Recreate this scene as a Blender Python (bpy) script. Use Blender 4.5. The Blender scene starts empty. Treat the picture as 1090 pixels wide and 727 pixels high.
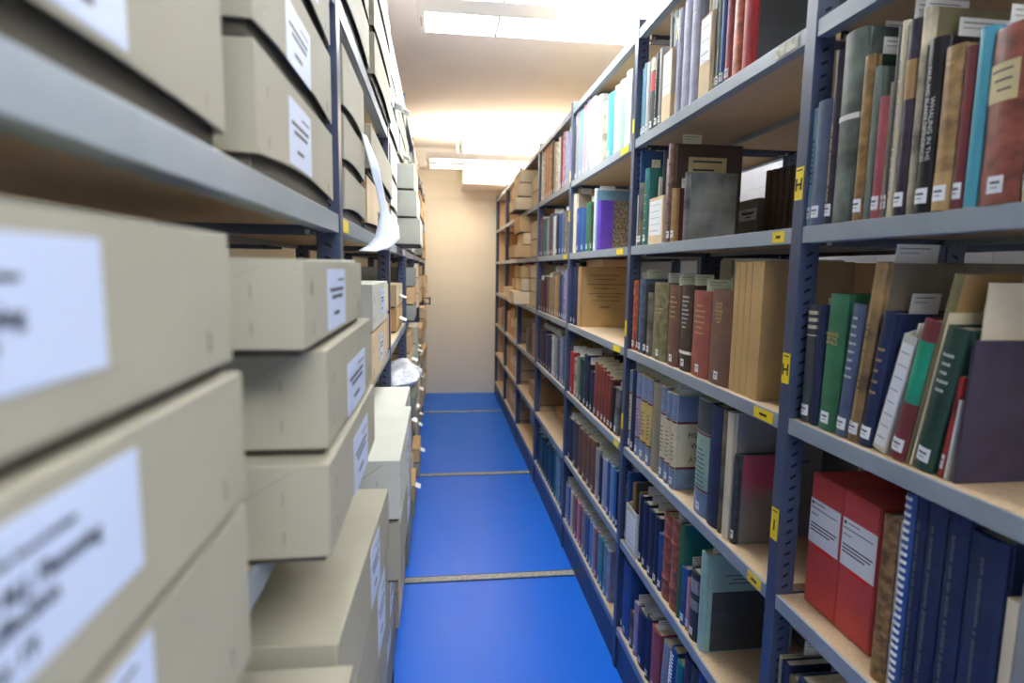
import bpy, bmesh, math, random
from mathutils import Vector, Matrix
random.seed(7)
C = bpy.context.scene.collection
PI = math.pi
# ------------------------------------------------------------------ camera calibration (1090x727)
F, YAW, PIT, ROL, H = 624.5, .1247, .1225, .015, 1.534
def pr(X, Y, Z):
    Z -= H
    x = X*math.cos(YAW)-Y*math.sin(YAW); y = X*math.sin(YAW)+Y*math.cos(YAW)
    z = Z*math.cos(PIT)+y*math.sin(PIT); d = y*math.cos(PIT)-Z*math.sin(PIT)
    u = x/d; v = -z/d
    return 545+F*(u*math.cos(ROL)-v*math.sin(ROL)), 363.5+F*(u*math.sin(ROL)+v*math.cos(ROL))
def y_at(px, X, Z):            # where along the shelf line (X, Z) does column px fall
    lo, hi = .12, 9.
    sgn = 1 if X > 0 else -1
    for _ in range(50):
        m = (lo+hi)/2
        if (pr(X, m, Z)[0]-px)*sgn > 0: lo = m
        else: hi = m
    return (lo+hi)/2
def z_at(py, X, Y):
    lo, hi = -1., 4.
    for _ in range(50):
        m = (lo+hi)/2
        if pr(X, Y, m)[1] > py: lo = m
        else: hi = m
    return (lo+hi)/2
# ------------------------------------------------------------------ materials
def lin(c): return tuple(((v/255)/12.92 if v/255 <= .04045 else ((v/255+.055)/1.055)**2.4) for v in c)+(1.,)
MC = {}
PAL = dict(navy=(34,48,88), blue=(52,92,160), bright_blue=(50,118,205), slate=(88,104,134), sky=(122,166,196), turquoise=(80,168,190),
    teal=(38,122,124), dark_green=(34,70,58), green=(56,122,86), olive=(134,128,92), tan=(180,146,98), manila=(196,162,108),
    ochre=(166,128,76), cream=(226,216,186), white=(216,218,214), grey=(156,158,160), lavender=(164,168,194), dark_grey=(72,78,84),
    black=(26,27,34), brown=(118,84,68), dark_brown=(74,56,46), red_brown=(156,86,72), maroon=(124,52,56), red=(178,42,50),
    orange=(200,96,60), pink=(206,150,158), lilac=(176,158,196), purple=(98,66,190), plum=(66,56,78), yellow=(222,198,122),
    mint=(160,196,184), rose=(170,84,92), scarlet=(210,64,60), stone=(150,140,122), emerald=(20,160,125), grey_green=(120,136,126), russet=(136,64,54), steel=(126,148,186), chestnut=(184,104,72))
def mat(key, col=None, rough=.7, kind='plain', col2=None, metal=0., bump=.15, scale=60., mix=.35):
    if key in MC: return MC[key]
    m = bpy.data.materials.new(key); m.use_nodes = True; MC[key] = m
    nt = m.node_tree; b = nt.nodes['Principled BSDF']
    b.inputs['Base Color'].default_value = lin(col); b.inputs['Roughness'].default_value = rough; b.inputs['Metallic'].default_value = metal
    if kind == 'plain': return m
    tc = nt.nodes.new('ShaderNodeTexCoord')
    n = nt.nodes.new('ShaderNodeTexNoise'); n.inputs['Scale'].default_value = scale; n.inputs['Detail'].default_value = 5
    nt.links.new(tc.outputs['Object'], n.inputs['Vector'])
    r = nt.nodes.new('ShaderNodeValToRGB'); nt.links.new(n.outputs['Fac'], r.inputs['Fac'])
    c2 = col2 or tuple(max(0, v*.8-3) for v in col)
    a, z = (.35, .65) if kind != 'marble' else (.47, .53)
    r.color_ramp.elements[0].position = a; r.color_ramp.elements[1].position = z
    c0, c1 = lin(c2), lin(col)
    if kind != 'marble': c0 = tuple(c1[i]*(1-mix)+c0[i]*mix for i in range(4))
    r.color_ramp.elements[0].color = c0; r.color_ramp.elements[1].color = c1
    nt.links.new(r.outputs['Color'], b.inputs['Base Color'])
    if bump:
        n2 = nt.nodes.new('ShaderNodeTexNoise'); n2.inputs['Scale'].default_value = 700 if kind == 'cloth' else scale*2
        n2.inputs['Detail'].default_value = 2; nt.links.new(tc.outputs['Object'], n2.inputs['Vector'])
        bp = nt.nodes.new('ShaderNodeBump'); bp.inputs['Strength'].default_value = bump; bp.inputs['Distance'].default_value = .001
        nt.links.new(n2.outputs['Fac'], bp.inputs['Height']); nt.links.new(bp.outputs['Normal'], b.inputs['Normal'])
    return m
def cm(name, kind='cloth'):
    col = PAL[name]
    if kind == 'cloth': return mat(name+' cloth', col, .62, 'cloth', mix=.6, scale=25)
    if kind == 'leather': return mat(name+' leather', col, .5, 'leather', tuple(v*.55 for v in col), scale=45, mix=.8, bump=.3)
    if kind == 'marble': return mat(name+' marbled paper', col, .55, 'marble', tuple(v*.6 for v in col), scale=120, bump=0)
    if kind == 'mottle': return mat(name+' mottled board', col, .55, 'leather', tuple(v*.45+8 for v in col), scale=14, mix=1., bump=.1)
    return mat(name+' paper cover', col, .38, 'paper', mix=.3, scale=15, bump=0)
M = dict(
    page=mat('page edges', (214,204,176), .8, 'paper', (176,164,134), scale=40, mix=.8),
    label=mat('white label paper', (232,236,242), .6), labelcream=mat('cream label paper', (212,198,150), .65, 'paper', scale=30),
    label_cool_lit=mat('cool-lit white label paper', (206,220,244), .55),  # white paper with the cool lamp tint put into its colour
    ink=mat('dark ink', (74,76,88), .7), print=mat('label print', (40,42,56), .7), faint=mat('faint print', (150,154,162), .7), gold=mat('gold foil', (190,162,108), .45, metal=.2), silver=mat('pale foil', (200,202,200), .45), dim=mat('tarnished foil', (112,112,104), .5),
    slip=mat('pale green flag paper', (226,236,216), .7), slipw=mat('white flag paper', (244,246,244), .7), slipy=mat('cream flag paper', (232,230,200), .7),
    tape=mat('white cotton tape', (226,226,220), .8),
    board=mat('grey archival board', (174,170,150), .75, 'paper', (160,156,136), scale=8, mix=.5, bump=.05),
    boardl=mat('pale archival board', (208,209,198), .75, 'paper', (190,192,180), scale=8, mix=.5, bump=.05),
    boardd=mat('dark grey archival board', (146,148,138), .75, 'paper', scale=8, mix=.5, bump=.05),
    kraft=mat('brown kraft board', (206,170,122), .8, 'paper', (184,148,100), scale=9, mix=.6, bump=.05),
    kraftl=mat('light tan board', (228,206,168), .8, 'paper', scale=9, mix=.5, bump=.05),
    inner=mat('shade-darkened base board', (84,80,68), .85), staple=mat('steel staple', (150,146,130), .4, metal=.6), crease=mat('board crease', (152,151,132), .8),  # inner: box base darkened, shade of the gap under the lid painted in
    steel=mat('grey painted steel shelf edge', (146,158,168), .42, 'paper', (132,145,156), scale=12, mix=.5, bump=.03),
    post=mat('blue grey painted steel post', (68,80,108), .36, 'paper', (56,68,94), scale=10, mix=.5, bump=.03),
    slot=mat('dark slot', (12,13,18), .8), bolt=mat('zinc bolt', (200,198,190), .3, metal=.8),
    plinth=mat('navy kick plate', (46,52,88), .4, 'paper', (38,44,76), scale=7, mix=.6, bump=.02),
    yellow=mat('yellow label', (240,214,30), .5), black=mat('black print', (18,18,20), .5), tape2=mat('faded tape label', (176,176,150), .5, 'leather', (120,120,100), scale=70, mix=1.),
    chip=mat('chipboard shelf', (212,188,154), .6, 'leather', (192,164,126), scale=160, mix=.7, bump=.05),
    plastic=mat('black plastic', (16,16,18), .35),
    clouded=mat('clouded grey board paper', (160,166,166), .4, 'leather', (92,98,100), scale=9, mix=1., bump=0),
    wornbrown=mat('worn brown marbled paper', (160,126,78), .6, 'leather', (92,66,40), scale=70, mix=1., bump=.1),
    stained=mat('water stained red board', (176,84,98), .5, 'leather', (120,112,108), scale=7, mix=1., bump=0),
)
# a red board whose lower part has been washed grey by water
nt = M['stained'].node_tree; bs = nt.nodes['Principled BSDF']; tc_ = nt.nodes.new('ShaderNodeTexCoord'); sx = nt.nodes.new('ShaderNodeSeparateXYZ'); nz = nt.nodes.new('ShaderNodeTexNoise'); nz.inputs['Scale'].default_value = 18
ad = nt.nodes.new('ShaderNodeMath'); ad.operation = 'MULTIPLY_ADD'; ad.inputs[1].default_value = .09; mr_ = nt.nodes.new('ShaderNodeMapRange'); mr_.inputs['From Min'].default_value = .15; mr_.inputs['From Max'].default_value = .21
rp_ = nt.nodes.new('ShaderNodeMix'); rp_.data_type = 'RGBA'; rp_.inputs[6].default_value = lin((132,124,120)); rp_.inputs[7].default_value = lin((178,84,98))
nt.links.new(tc_.outputs['Object'], sx.inputs[0]); nt.links.new(tc_.outputs['Object'], nz.inputs['Vector']); nt.links.new(nz.outputs['Fac'], ad.inputs[0]); nt.links.new(sx.outputs['Z'], ad.inputs[2])
nt.links.new(ad.outputs[0], mr_.inputs['Value']); nt.links.new(mr_.outputs[0], rp_.inputs[0]); nt.links.new(rp_.outputs[2], bs.inputs['Base Color'])
# ------------------------------------------------------------------ mesh builder
class MB:
    def __init__(s): s.v = []; s.f = []; s.m = []; s.mats = []
    def mi(s, m):
        if m not in s.mats: s.mats.append(m)
        return s.mats.index(m)
    def box(s, x0, x1, y0, y1, z0, z1, m):
        if x1 < x0: x0, x1 = x1, x0
        if y1 < y0: y0, y1 = y1, y0
        n = len(s.v); k = s.mi(m)
        s.v += [(x0,y0,z0),(x1,y0,z0),(x1,y1,z0),(x0,y1,z0),(x0,y0,z1),(x1,y0,z1),(x1,y1,z1),(x0,y1,z1)]
        for f in ((0,3,2,1),(4,5,6,7),(0,1,5,4),(1,2,6,5),(2,3,7,6),(3,0,4,7)): s.f.append(tuple(n+i for i in f)); s.m.append(k)
        return s
    def prism(s, pts, z0, z1, m, axis='z'):      # pts counter-clockwise outline, swept
        n = len(s.v); k = s.mi(m); L = len(pts)
        for z in (z0, z1):
            for a, b in pts: s.v.append({'z': (a,b,z), 'x': (z,a,b), 'y': (a,z,b)}[axis])
        s.f.append(tuple(n+L-1-i for i in range(L))); s.m.append(k)
        s.f.append(tuple(n+L+i for i in range(L))); s.m.append(k)
        for i in range(L):
            j = (i+1) % L; s.f.append((n+i, n+j, n+L+j, n+L+i)); s.m.append(k)
        return s
    def quad(s, p, m):
        n = len(s.v); s.v += list(p); s.f.append((n,n+1,n+2,n+3)); s.m.append(s.mi(m)); return s
    def grid(s, fn, nu, nv, m):
        n = len(s.v); k = s.mi(m)
        for i in range(nu+1):
            for j in range(nv+1): s.v.append(tuple(fn(i/nu, j/nv)))
        for i in range(nu):
            for j in range(nv):
                a = n+i*(nv+1)+j; s.f.append((a, a+1, a+nv+2, a+nv+1)); s.m.append(k)
        return s
    def build(s, name, parent=None, bevel=0, smooth=False, fixn=True, solid=0):
        me = bpy.data.meshes.new(name); me.from_pydata(s.v, [], s.f)
        for m in s.mats: me.materials.append(m)
        me.polygons.foreach_set('material_index', s.m)
        if fixn:
            bm = bmesh.new(); bm.from_mesh(me); bmesh.ops.recalc_face_normals(bm, faces=bm.faces); bm.to_mesh(me); bm.free()
        if smooth: me.polygons.foreach_set('use_smooth', [True]*len(s.f))
        o = bpy.data.objects.new(name, me); C.objects.link(o)
        if parent: o.parent = parent
        if solid:
            d = o.modifiers.new('thickness', 'SOLIDIFY'); d.thickness = solid; d.offset = 0
        if bevel:
            d = o.modifiers.new('soft edges', 'BEVEL'); d.width = bevel; d.segments = 2; d.limit_method = 'ANGLE'; d.angle_limit = .6
        return o
def text_obj(name, body, size, m, parent, loc, rot, ext=.0002, align='LEFT', bold=False):
    cu = bpy.data.curves.new(name, 'FONT'); cu.body = body; cu.size = size; cu.align_x = align; cu.extrude = ext
    cu.space_line = .95
    if bold: cu.offset = size*.018
    t = bpy.data.objects.new('t', cu); C.objects.link(t)
    dg = bpy.context.evaluated_depsgraph_get(); me = bpy.data.meshes.new_from_object(t.evaluated_get(dg))
    bpy.data.objects.remove(t); me.materials.clear(); me.materials.append(m); me.name = name
    o = bpy.data.objects.new(name, me); C.objects.link(o); o.parent = parent; o.location = loc; o.rotation_euler = rot
    return o
def empty(name, loc, rot=(0,0,0)):
    o = bpy.data.objects.new(name, None); C.objects.link(o); o.location = loc; o.rotation_euler = rot; o.empty_display_size = .05
    return o
PENDING = []                      # (object, description, place) : ordinals are added when two descriptions coincide
def tag(o, label, cat, group=None, kind=None):
    o['label'] = label; o['category'] = cat
    if group: o['group'] = group
    if kind: o['kind'] = kind
    return o
def struct(name, mb, **k):
    o = mb.build(name, **k); o['kind'] = 'structure'; return o
RSH = {0: {3:'top shelf in view', 4:'second shelf in view', 5:'third shelf in view', 6:'lowest shelf in view', 2:'overhead shelf'}}
SH = {1:'very top', 2:'top shelf', 3:'second shelf', 4:'third shelf', 5:'fourth shelf', 6:'fifth shelf', 7:'bottom shelf'}
BAY = ['nearest', 'second', 'third', 'fourth', 'fifth', 'sixth', 'farthest']
def place(side, b, s):
    sh = RSH[0].get(s) if b == 0 else SH[s]
    return f'{sh}, {BAY[b]} {side} bay'
ZS = [None, 2.352, 1.988, 1.621, 1.2527, .8873, .528, .172]
XR, XL, U0 = .68, -.171, 1.061        # shelf fronts and the first post; bays are one metre long
LIP = .030
# ------------------------------------------------------------------ shelving
def make_bay(name, slots_side=(1, 1), levels=range(1, 8), plinth=True):
    """local: x = 0 at the aisle edge going in to .30, y = 0..1 along, z up"""
    root = empty(name, (0,0,0))
    for x0 in (0., .262):
        for yy in (0., ):
            mb = MB(); sx = x0-.004 if x0 == 0 else x0
            mb.box(sx, sx+.040, -.016, .016, 0, 2.385, M['post'])
            for k in range(100):
                z = .07+k*.023
                for s in (-1, 1):
                    y = s*.0163
                    a = [(sx+.015, y, z), (sx+.027, y, z+.006), (sx+.027, y, z+.0115), (sx+.015, y, z+.0055)]
                    mb.quad(a if s < 0 else a[::-1], M['slot'])
            mb.build('upright', root, bevel=.0012, fixn=False)
    for i in levels:
        z = ZS[i]
        sb = MB().box(.004, .296, .018, .982, z-.018, z, M['chip']).build('shelf', root, bevel=.001)
        MB().box(-.002, .004, .017, .983, z-LIP, z+.0005, M['steel']).box(.004, .024, .017, .983, z-LIP, z-LIP+.002, M['steel']).build('front_edge', sb, bevel=.001)
        MB().box(.296, .300, .017, .983, z-LIP, z+.0005, M['steel']).build('rear_edge', sb)
        for y in (.022, .975):
            MB().box(.040, .262, y, y+.003, z-.033, z-.0185, M['post']).box(.044, .052, y-.002, y+.005, z-.0335, z-.026, M['bolt']).build('bracket', sb)
    if plinth:
        MB().box(.004, .008, .017, .982, 0.001, ZS[7]-LIP-.002, M['plinth']).build('kick_plate', root)
    return root
def copy_tree(o, parent=None):
    c = o.copy(); C.objects.link(c)
    if parent: c.parent = parent
    for ch in [k for k in bpy.data.objects if k.parent == o]: copy_tree(ch, c)
    return c
proto = make_bay('shelving_bay')
bays = {}
WH = ['nearest to the camera', 'second from the camera', 'third from the camera', 'fourth from the camera', 'fifth from the camera', 'sixth from the camera', 'by the end wall']
def put_bay(side, n, rear=False):
    o = proto if not bays else copy_tree(proto)
    y = U0-1+n
    if side == 'right': o.location = (XR if not rear else XR+.30+.306, y, 0)
    else: o.location = (XL if not rear else XL-.606, y, 0)
    if (side == 'right') == rear or (side == 'left' and not rear): pass
    flip = (side == 'right' and rear) or (side == 'left' and not rear)
    if flip: o.rotation_euler.z = PI; o.location.y = y+1
    r = 'back row behind the ' if rear else ''
    tag(o, f'blue-grey steel shelving bay, {r}{side} side of aisle, {WH[n]}' if not rear else f'steel shelving bay of the back row, {side} side, {WH[n]}', 'shelving', f'{"rear " if rear else ""}{side} side shelving bays')
    bays[(side, n, rear)] = o
    return o
kids = lambda o, nm: [k for k in bpy.data.objects if k.parent == o and k.name.split('.')[0] == nm]
for n in range(7): put_bay('right', n)
for n in range(7): put_bay('left', n)
for n in range(7): put_bay('right', n, True)
for n in range(2): put_bay('left', n, True)
def attach(o, b):
    o.parent = b; o.matrix_parent_inverse = (Matrix.Translation(b.location) @ Matrix.Rotation(b.rotation_euler.z, 4, 'Z')).inverted()
# end post that closes the right row against the far wall
for dx in (0, .266):
    attach(MB().box(XR-.004+dx, XR+.033+dx, U0+6-.016, U0+6+.016, 0, 2.385, M['post']).build('upright', None, bevel=.0012), bays[('right', 6, False)])
# chipboard end panels lit warm at the far end
for side, x0, x1 in (('right', XR+.04, XR+.26), ('left', XL-.26, XL-.04)):
    o = MB().box(x0, x1, U0+5.985, U0+5.992, .14, 2.33, M['chip']).build('end_panel'); attach(o, bays[(side, 6, False)])
ply = mat('warm plywood back', (214,150,84), .6, 'paper', (190,124,62), scale=8, mix=.6)
for n_ in (5, 6):
    o = MB().box(XR+.286, XR+.293, U0-1+n_+.02, U0+n_-.02, .19, 2.31, ply).build('back_panel'); attach(o, bays[('right', n_, False)])
# letter signs on the posts
# sign on post n belongs to bay n (the bay whose far side starts there is n, counted from the camera: post U_k is the near post of bay k+1)
def post_sign(k, py0, py1, ch, **kw):
    y = U0+k
    z0, z1 = z_at(py1, XR, y), z_at(py0, XR, y)
    b = bays[('right', k+1, False)]
    h = z1-z0; z = (z0+z1)/2; w = kw.get('w', .023)
    s = MB().box(XR-.0056, XR-.0043, y-w/2, y+w/2, z0, z1, M['yellow']).build('letter_sign'); attach(s, b)
    if ch:
        text_obj('letter', ch, .031, M['black'], s, (XR-.0060, y, z-.0125), (PI/2, 0, -PI/2), align='CENTER', bold=True)
        MB().box(XR-.0060, XR-.0055, y-.008, y+.008, z1-.007, z1-.0045, M['black']).build('small_print', s)
post_sign(0, 178, 213, 'H'); post_sign(0, 376, 408, 'H'); post_sign(0, 541, 574, 'I')
post_sign(1, 127, 142, '', w=.016); post_sign(1, 341, 358, '', w=.018); post_sign(1, 440, 456, '', w=.018)
post_sign(2, 182, 194, '', w=.02); post_sign(2, 225, 236, '', w=.02)
def edge_tag(n, lev, px0, px1, m='yellow', side='right'):
    X = XR if side == 'right' else XL
    z = ZS[lev]; ya, yb = y_at(px0, X, z-.015), y_at(px1, X, z-.015)
    sb = [k for k in bpy.data.objects if k.parent == bays[(side, n, False)] and k.name.split('.')[0] == 'shelf']
    sb = min(sb, key=lambda k: abs(k.data.vertices[0].co.z-(z-.018))) if False else sb[lev-1]
    x0 = X-.0036 if side == 'right' else X+.0024
    mb = MB().box(x0, x0+.0012, ya, yb, z-.026, z-.004, M[m])
    if m == 'yellow' and n < 2:
        ym = (ya+yb)/2; w = abs(yb-ya)*.2
        mb.box(x0-.0002, x0+.001, ym-w, ym+w, z-.018, z-.012, M['black'])
    o = mb.build('shelf_tag'); o.parent = sb
    B = bays[(side, n, False)]
    o.matrix_parent_inverse = (Matrix.Translation(B.location) @ Matrix.Rotation(B.rotation_euler.z, 4, 'Z')).inverted()
edge_tag(1, 3, 824, 836); edge_tag(1, 4, 804, 824); edge_tag(1, 5, 797, 811); edge_tag(1, 2, 827, 852, 'tape2')
edge_tag(2, 3, 657, 664); edge_tag(2, 4, 654, 661); edge_tag(2, 5, 654, 659); edge_tag(2, 2, 662, 670); edge_tag(3, 3, 600, 604); edge_tag(0, 3, 1066, 1072) if False else None
edge_tag(1, 3, 363, 369, side='left')
# ------------------------------------------------------------------ books
BOOKS = []
def arc_x(u, bulge): return -bulge*math.sin(PI*min(max(u,0),1))**.8
def spine_patch(mb, t, bulge, y0, y1, z0, z1, m, off=.0004, n=6):
    y0 = max(y0, .0006); y1 = min(y1, t-.0006)
    def fn(i, j):
        y = y0+(y1-y0)*i
        return (arc_x(y/t, bulge)-off, y, z0+(z1-z0)*j)
    mb.grid(fn, n, 1, m)
def strokes(mb, t, bulge, z0, z1, rows, m, frac=.7, seed=0):
    r = random.Random(seed); hh = min((z1-z0)/(rows*2.6), .0042)
    for k in range(rows):
        w = t*frac*r.uniform(.45, .95); c = t/2; z = z1-(k+1)*(z1-z0)/rows+hh*.3
        # a word or two
        y = c-w/2
        while y < c+w/2-.0012:
            l = min(r.uniform(.0014, .0036), c+w/2-y); spine_patch(mb, t, bulge, y, y+l, z, z+hh, m, .0007, 1); y += l+.0007
def vstrokes(mb, t, bulge, z0, z1, m, seed):      # lettering that runs up the spine
    r = random.Random(seed); z = z0; w = min(t*.22, .005)
    while z < z1:
        l = r.uniform(.0016, .0042)
        spine_patch(mb, t, bulge, t*.5-w*r.uniform(.3, .6), t*.5+w*r.uniform(.3, .6), z, z+l*.7, m, .0007, 2)
        z += l+(.005 if r.random() < .14 else .0006)
def book(side, n, lev, y0, y1, h, colour, kind='cloth', d=None, xf=.016, lean=0, desc=None, bands=(), title=None, lab=True, slip=None,
         face=None, ribs=0, raise_z=0, flat=False, soft=False, faceobj=None, slipx=.012, slipw=.055, sliph=.03, group=None, tape=None, spiral=False, cat='book'):
    t = abs(y1-y0)-.0008
    if t < .0025: t = .0025
    d = d or min(.262, max(.11, h*.72))
    z = ZS[lev]+.0012+raise_z
    X0 = XR+xf if side == 'right' else XL-xf
    ynear = min(y0, y1)+.0004
    r = empty('book', (X0, ynear, z), (0,0,0))
    if lean >= 0: r.rotation_euler = (math.radians(lean), 0, 0)
    else:
        r.location.y += t; r.rotation_euler = (math.radians(lean), 0, 0)
    off = -t if lean < 0 else 0.
    m = M[colour] if colour in M and colour not in PAL else cm(colour, kind); b = .0024 if not soft and t > .009 else .0008
    bulge = min(.25*t, .007) if not soft and t > .009 else .0006
    fm = (M[face[0]] if face[0] in M else cm(*face)) if face else m
    # cover: two boards joined round the spine
    mb = MB(); N = 8
    outer = [(arc_x(i/N, bulge), t*i/N) for i in range(N+1)]
    hinge = .007 if not soft and t > .012 else None
    near = [(d, 0)] + ([(hinge+.003, 0), (hinge, .0012), (hinge-.003, 0)] if hinge else []) 
    far = ([(hinge-.003, t), (hinge, t-.0012), (hinge+.003, t)] if hinge else []) + [(d, t)]
    inner = [(d, t-b), (b+.001, t-b), (b+.001, b), (d, b)]
    mb.prism(near+outer+far+inner, 0, h, m)
    cov = mb.build('cover', r, fixn=True)
    pg = .0035 if b > .001 else .0003
    MB().box(b+.0012, d-pg, b+.0001, t-b-.0001, pg, h-pg, M['page']).build('page_block', r)
    if face:          # paper or cloth sides pasted on the boards
        MB().box(.011, d-.0005, -.0004, .0001, .0005, h-.0005, fm).build('board_side', r)
    # details on the spine
    if bands:
        for (a, z_, c) in bands:
            k = MB(); spine_patch(k, t, bulge, 0, t, h*a, h*z_, cm(c), .0003, 8)
            k.box(-.0002, .018, -.0003, 0, h*a, h*z_, cm(c)) if c not in ('tape',) else None
            o = k.build('spine_panel', r, fixn=False)
    if ribs:
        for i in range(ribs):
            zz = h*(i+1)/(ribs+1)
            k = MB(); spine_patch(k, t, bulge, 0, t, zz-.003, zz+.003, m, .0016, 8); k.build('raised_band', r, fixn=False, solid=.002)
    if title:
        col, za, zb, rows = title
        k = MB()
        if rows > 9: vstrokes(k, t, bulge+.0003, h*za, h*zb, M[col] if col in M else cm(col), len(BOOKS))
        else: strokes(k, t, bulge+.0003, h*za, h*zb, rows, M[col] if col in M else cm(col), seed=len(BOOKS))
        k.build('title_lettering', r, fixn=False)
    if lab:
        lw = min(t*.82, .021); zz = .013; lh = .021
        k = MB(); c = t*.5
        spine_patch(k, t, bulge, c-lw/2, c+lw/2, zz, zz+lh, M['label'], .0009)
        spine_patch(k, t, bulge, c-lw*.32, c+lw*.30, zz+.0115, zz+.0145, M['ink'], .0012, 3)
        spine_patch(k, t, bulge, c-lw*.22, c+lw*.22, zz+.006, zz+.0078, M['faint'], .0012, 3)
        o = k.build('spine_label', r, fixn=False); o['label'] = 'small white shelfmark label'
    if tape:
        k = MB(); spine_patch(k, t, bulge, 0, t, h*tape, h*tape+.009, M['tape'], .0012, 8); k.box(-.0005, d+.001, -.0012, -.0002, h*tape, h*tape+.009, M['tape']); k.build('tie_tape', r, fixn=False)
    if spiral:
        k = MB()
        q = .012
        while q < h-.008:
            k.box(-bulge-.001, .0035, t*.25, t*.78, q, q+.0052, M['slipw']); q += .0125
        k.build('comb_binding', r)
    if slip:
        sliph = min(sliph, (.329 if lev < 7 else .315)-h-raise_z)
    if slip and sliph > .004:
        sc = {'g':'slip', 'w':'slipw', 'y':'slipy'}[slip]
        k = MB(); yc = t*.5
        tilt = random.uniform(-.004, .004)
        k.box(slipx, slipx+slipw, yc-.0003, yc+.0003, h*.55, h+sliph, M[sc])
        for i in range(2):
            zz = h+sliph-.006-i*.007
            if zz > h+.002: k.box(slipx+.006, slipx+slipw*(.8-.25*i), yc-.0005, yc+.0005, zz-.0013, zz, M['faint' if i else 'ink'])
        k.build('paper_slip', r)
    kk = {'leather':'leather-bound book', 'paper':'paper-covered booklet' if t < .012 else 'paper-covered book', 'marble':'marbled book', 'mottle':'mottled book', 'cloth':'cloth-bound book'}[kind]
    size = 'thin ' if t < .012 else ('thick ' if t > .04 else '')
    feat = ''
    if title and title[0] == 'gold': feat = ' with gilt title'
    elif slip: feat = ' with paper slip'
    elif title: feat = ' with pale title'
    ds = desc or f'{size}{colour.replace("_"," ")} {kk}{feat}'
    r['category'] = cat
    r['group'] = group or f'books on the shelves of the {BAY[n]} {side} bay'
    PENDING.append((r, ds, place(side, n, lev), -ynear))
    BOOKS.append(r)
    r['_n'] = 0; del r['_n']
    return r, t, d, h
def face_mark(r, x0, x1, z0, z1, m, name='cover_label', lines=0, y=-.0008, label=None):
    k = MB(); k.box(x0, x1, y-.0003, y+.0003, z0, z1, m)
    if lines:
        hh = (z1-z0)
        for i in range(lines):
            zz = z1-hh*(i+.5)/lines; k.box(x0+(x1-x0)*.12, x0+(x1-x0)*(.88-.2*(i % 2)), y-.0005, y, zz-hh*.06, zz+hh*.06, M['ink'])
    o = k.build(name, r)
    if label: o['label'] = label
    return o
CAP = {}
def shelf_row(side, n, lev, items, xf=.016):
    """items: (px_left, px_right, py_top, colour, kind, opts)"""
    out = []
    X = (XR+xf) if side == 'right' else XL-xf
    for it in items:
        xl, xr_, yt, col, kind = it[:5]; o = dict(it[5]) if len(it) > 5 else {}
        xx = X+(o.get('xf', xf)-xf)*(1 if side == 'right' else -1)
        ya, yb = y_at(xl, xx, ZS[lev]), y_at(xr_, xx, ZS[lev])
        w0 = ya-yb; ya = min(ya, CAP.get((n, lev), U0+n-.0175)); yb = max(min(yb, ya-max(.0034, min(w0*.8, .012) if w0 > 0 else 0)), U0-1+n+.0175)
        if ya-yb < .003: print('NO ROOM', n, lev, it[:4]); continue
        CAP[(n, lev)] = yb
        hh = z_at(yt, xx, (ya+yb)/2)-ZS[lev]
        lim = .343 if lev == 7 else (.355 if lev > 2 else .357)
        if lev == 1: lim = .4
        hh = min(hh, lim-.03 if lev > 1 else lim)
        if lev >= 5 and n > 0: hh *= .965
        if lev >= 5 and o.get('slip') and 'slipx' not in o: o['slipx'] = .006; o.setdefault('slipw', .07)
        if o.get('lean'): hh = hh/math.cos(math.radians(o['lean']))
        o.setdefault('xf', xf)
        out.append(book(side, n, lev, ya, yb, hh, col, kind, **o))
    return out
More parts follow.
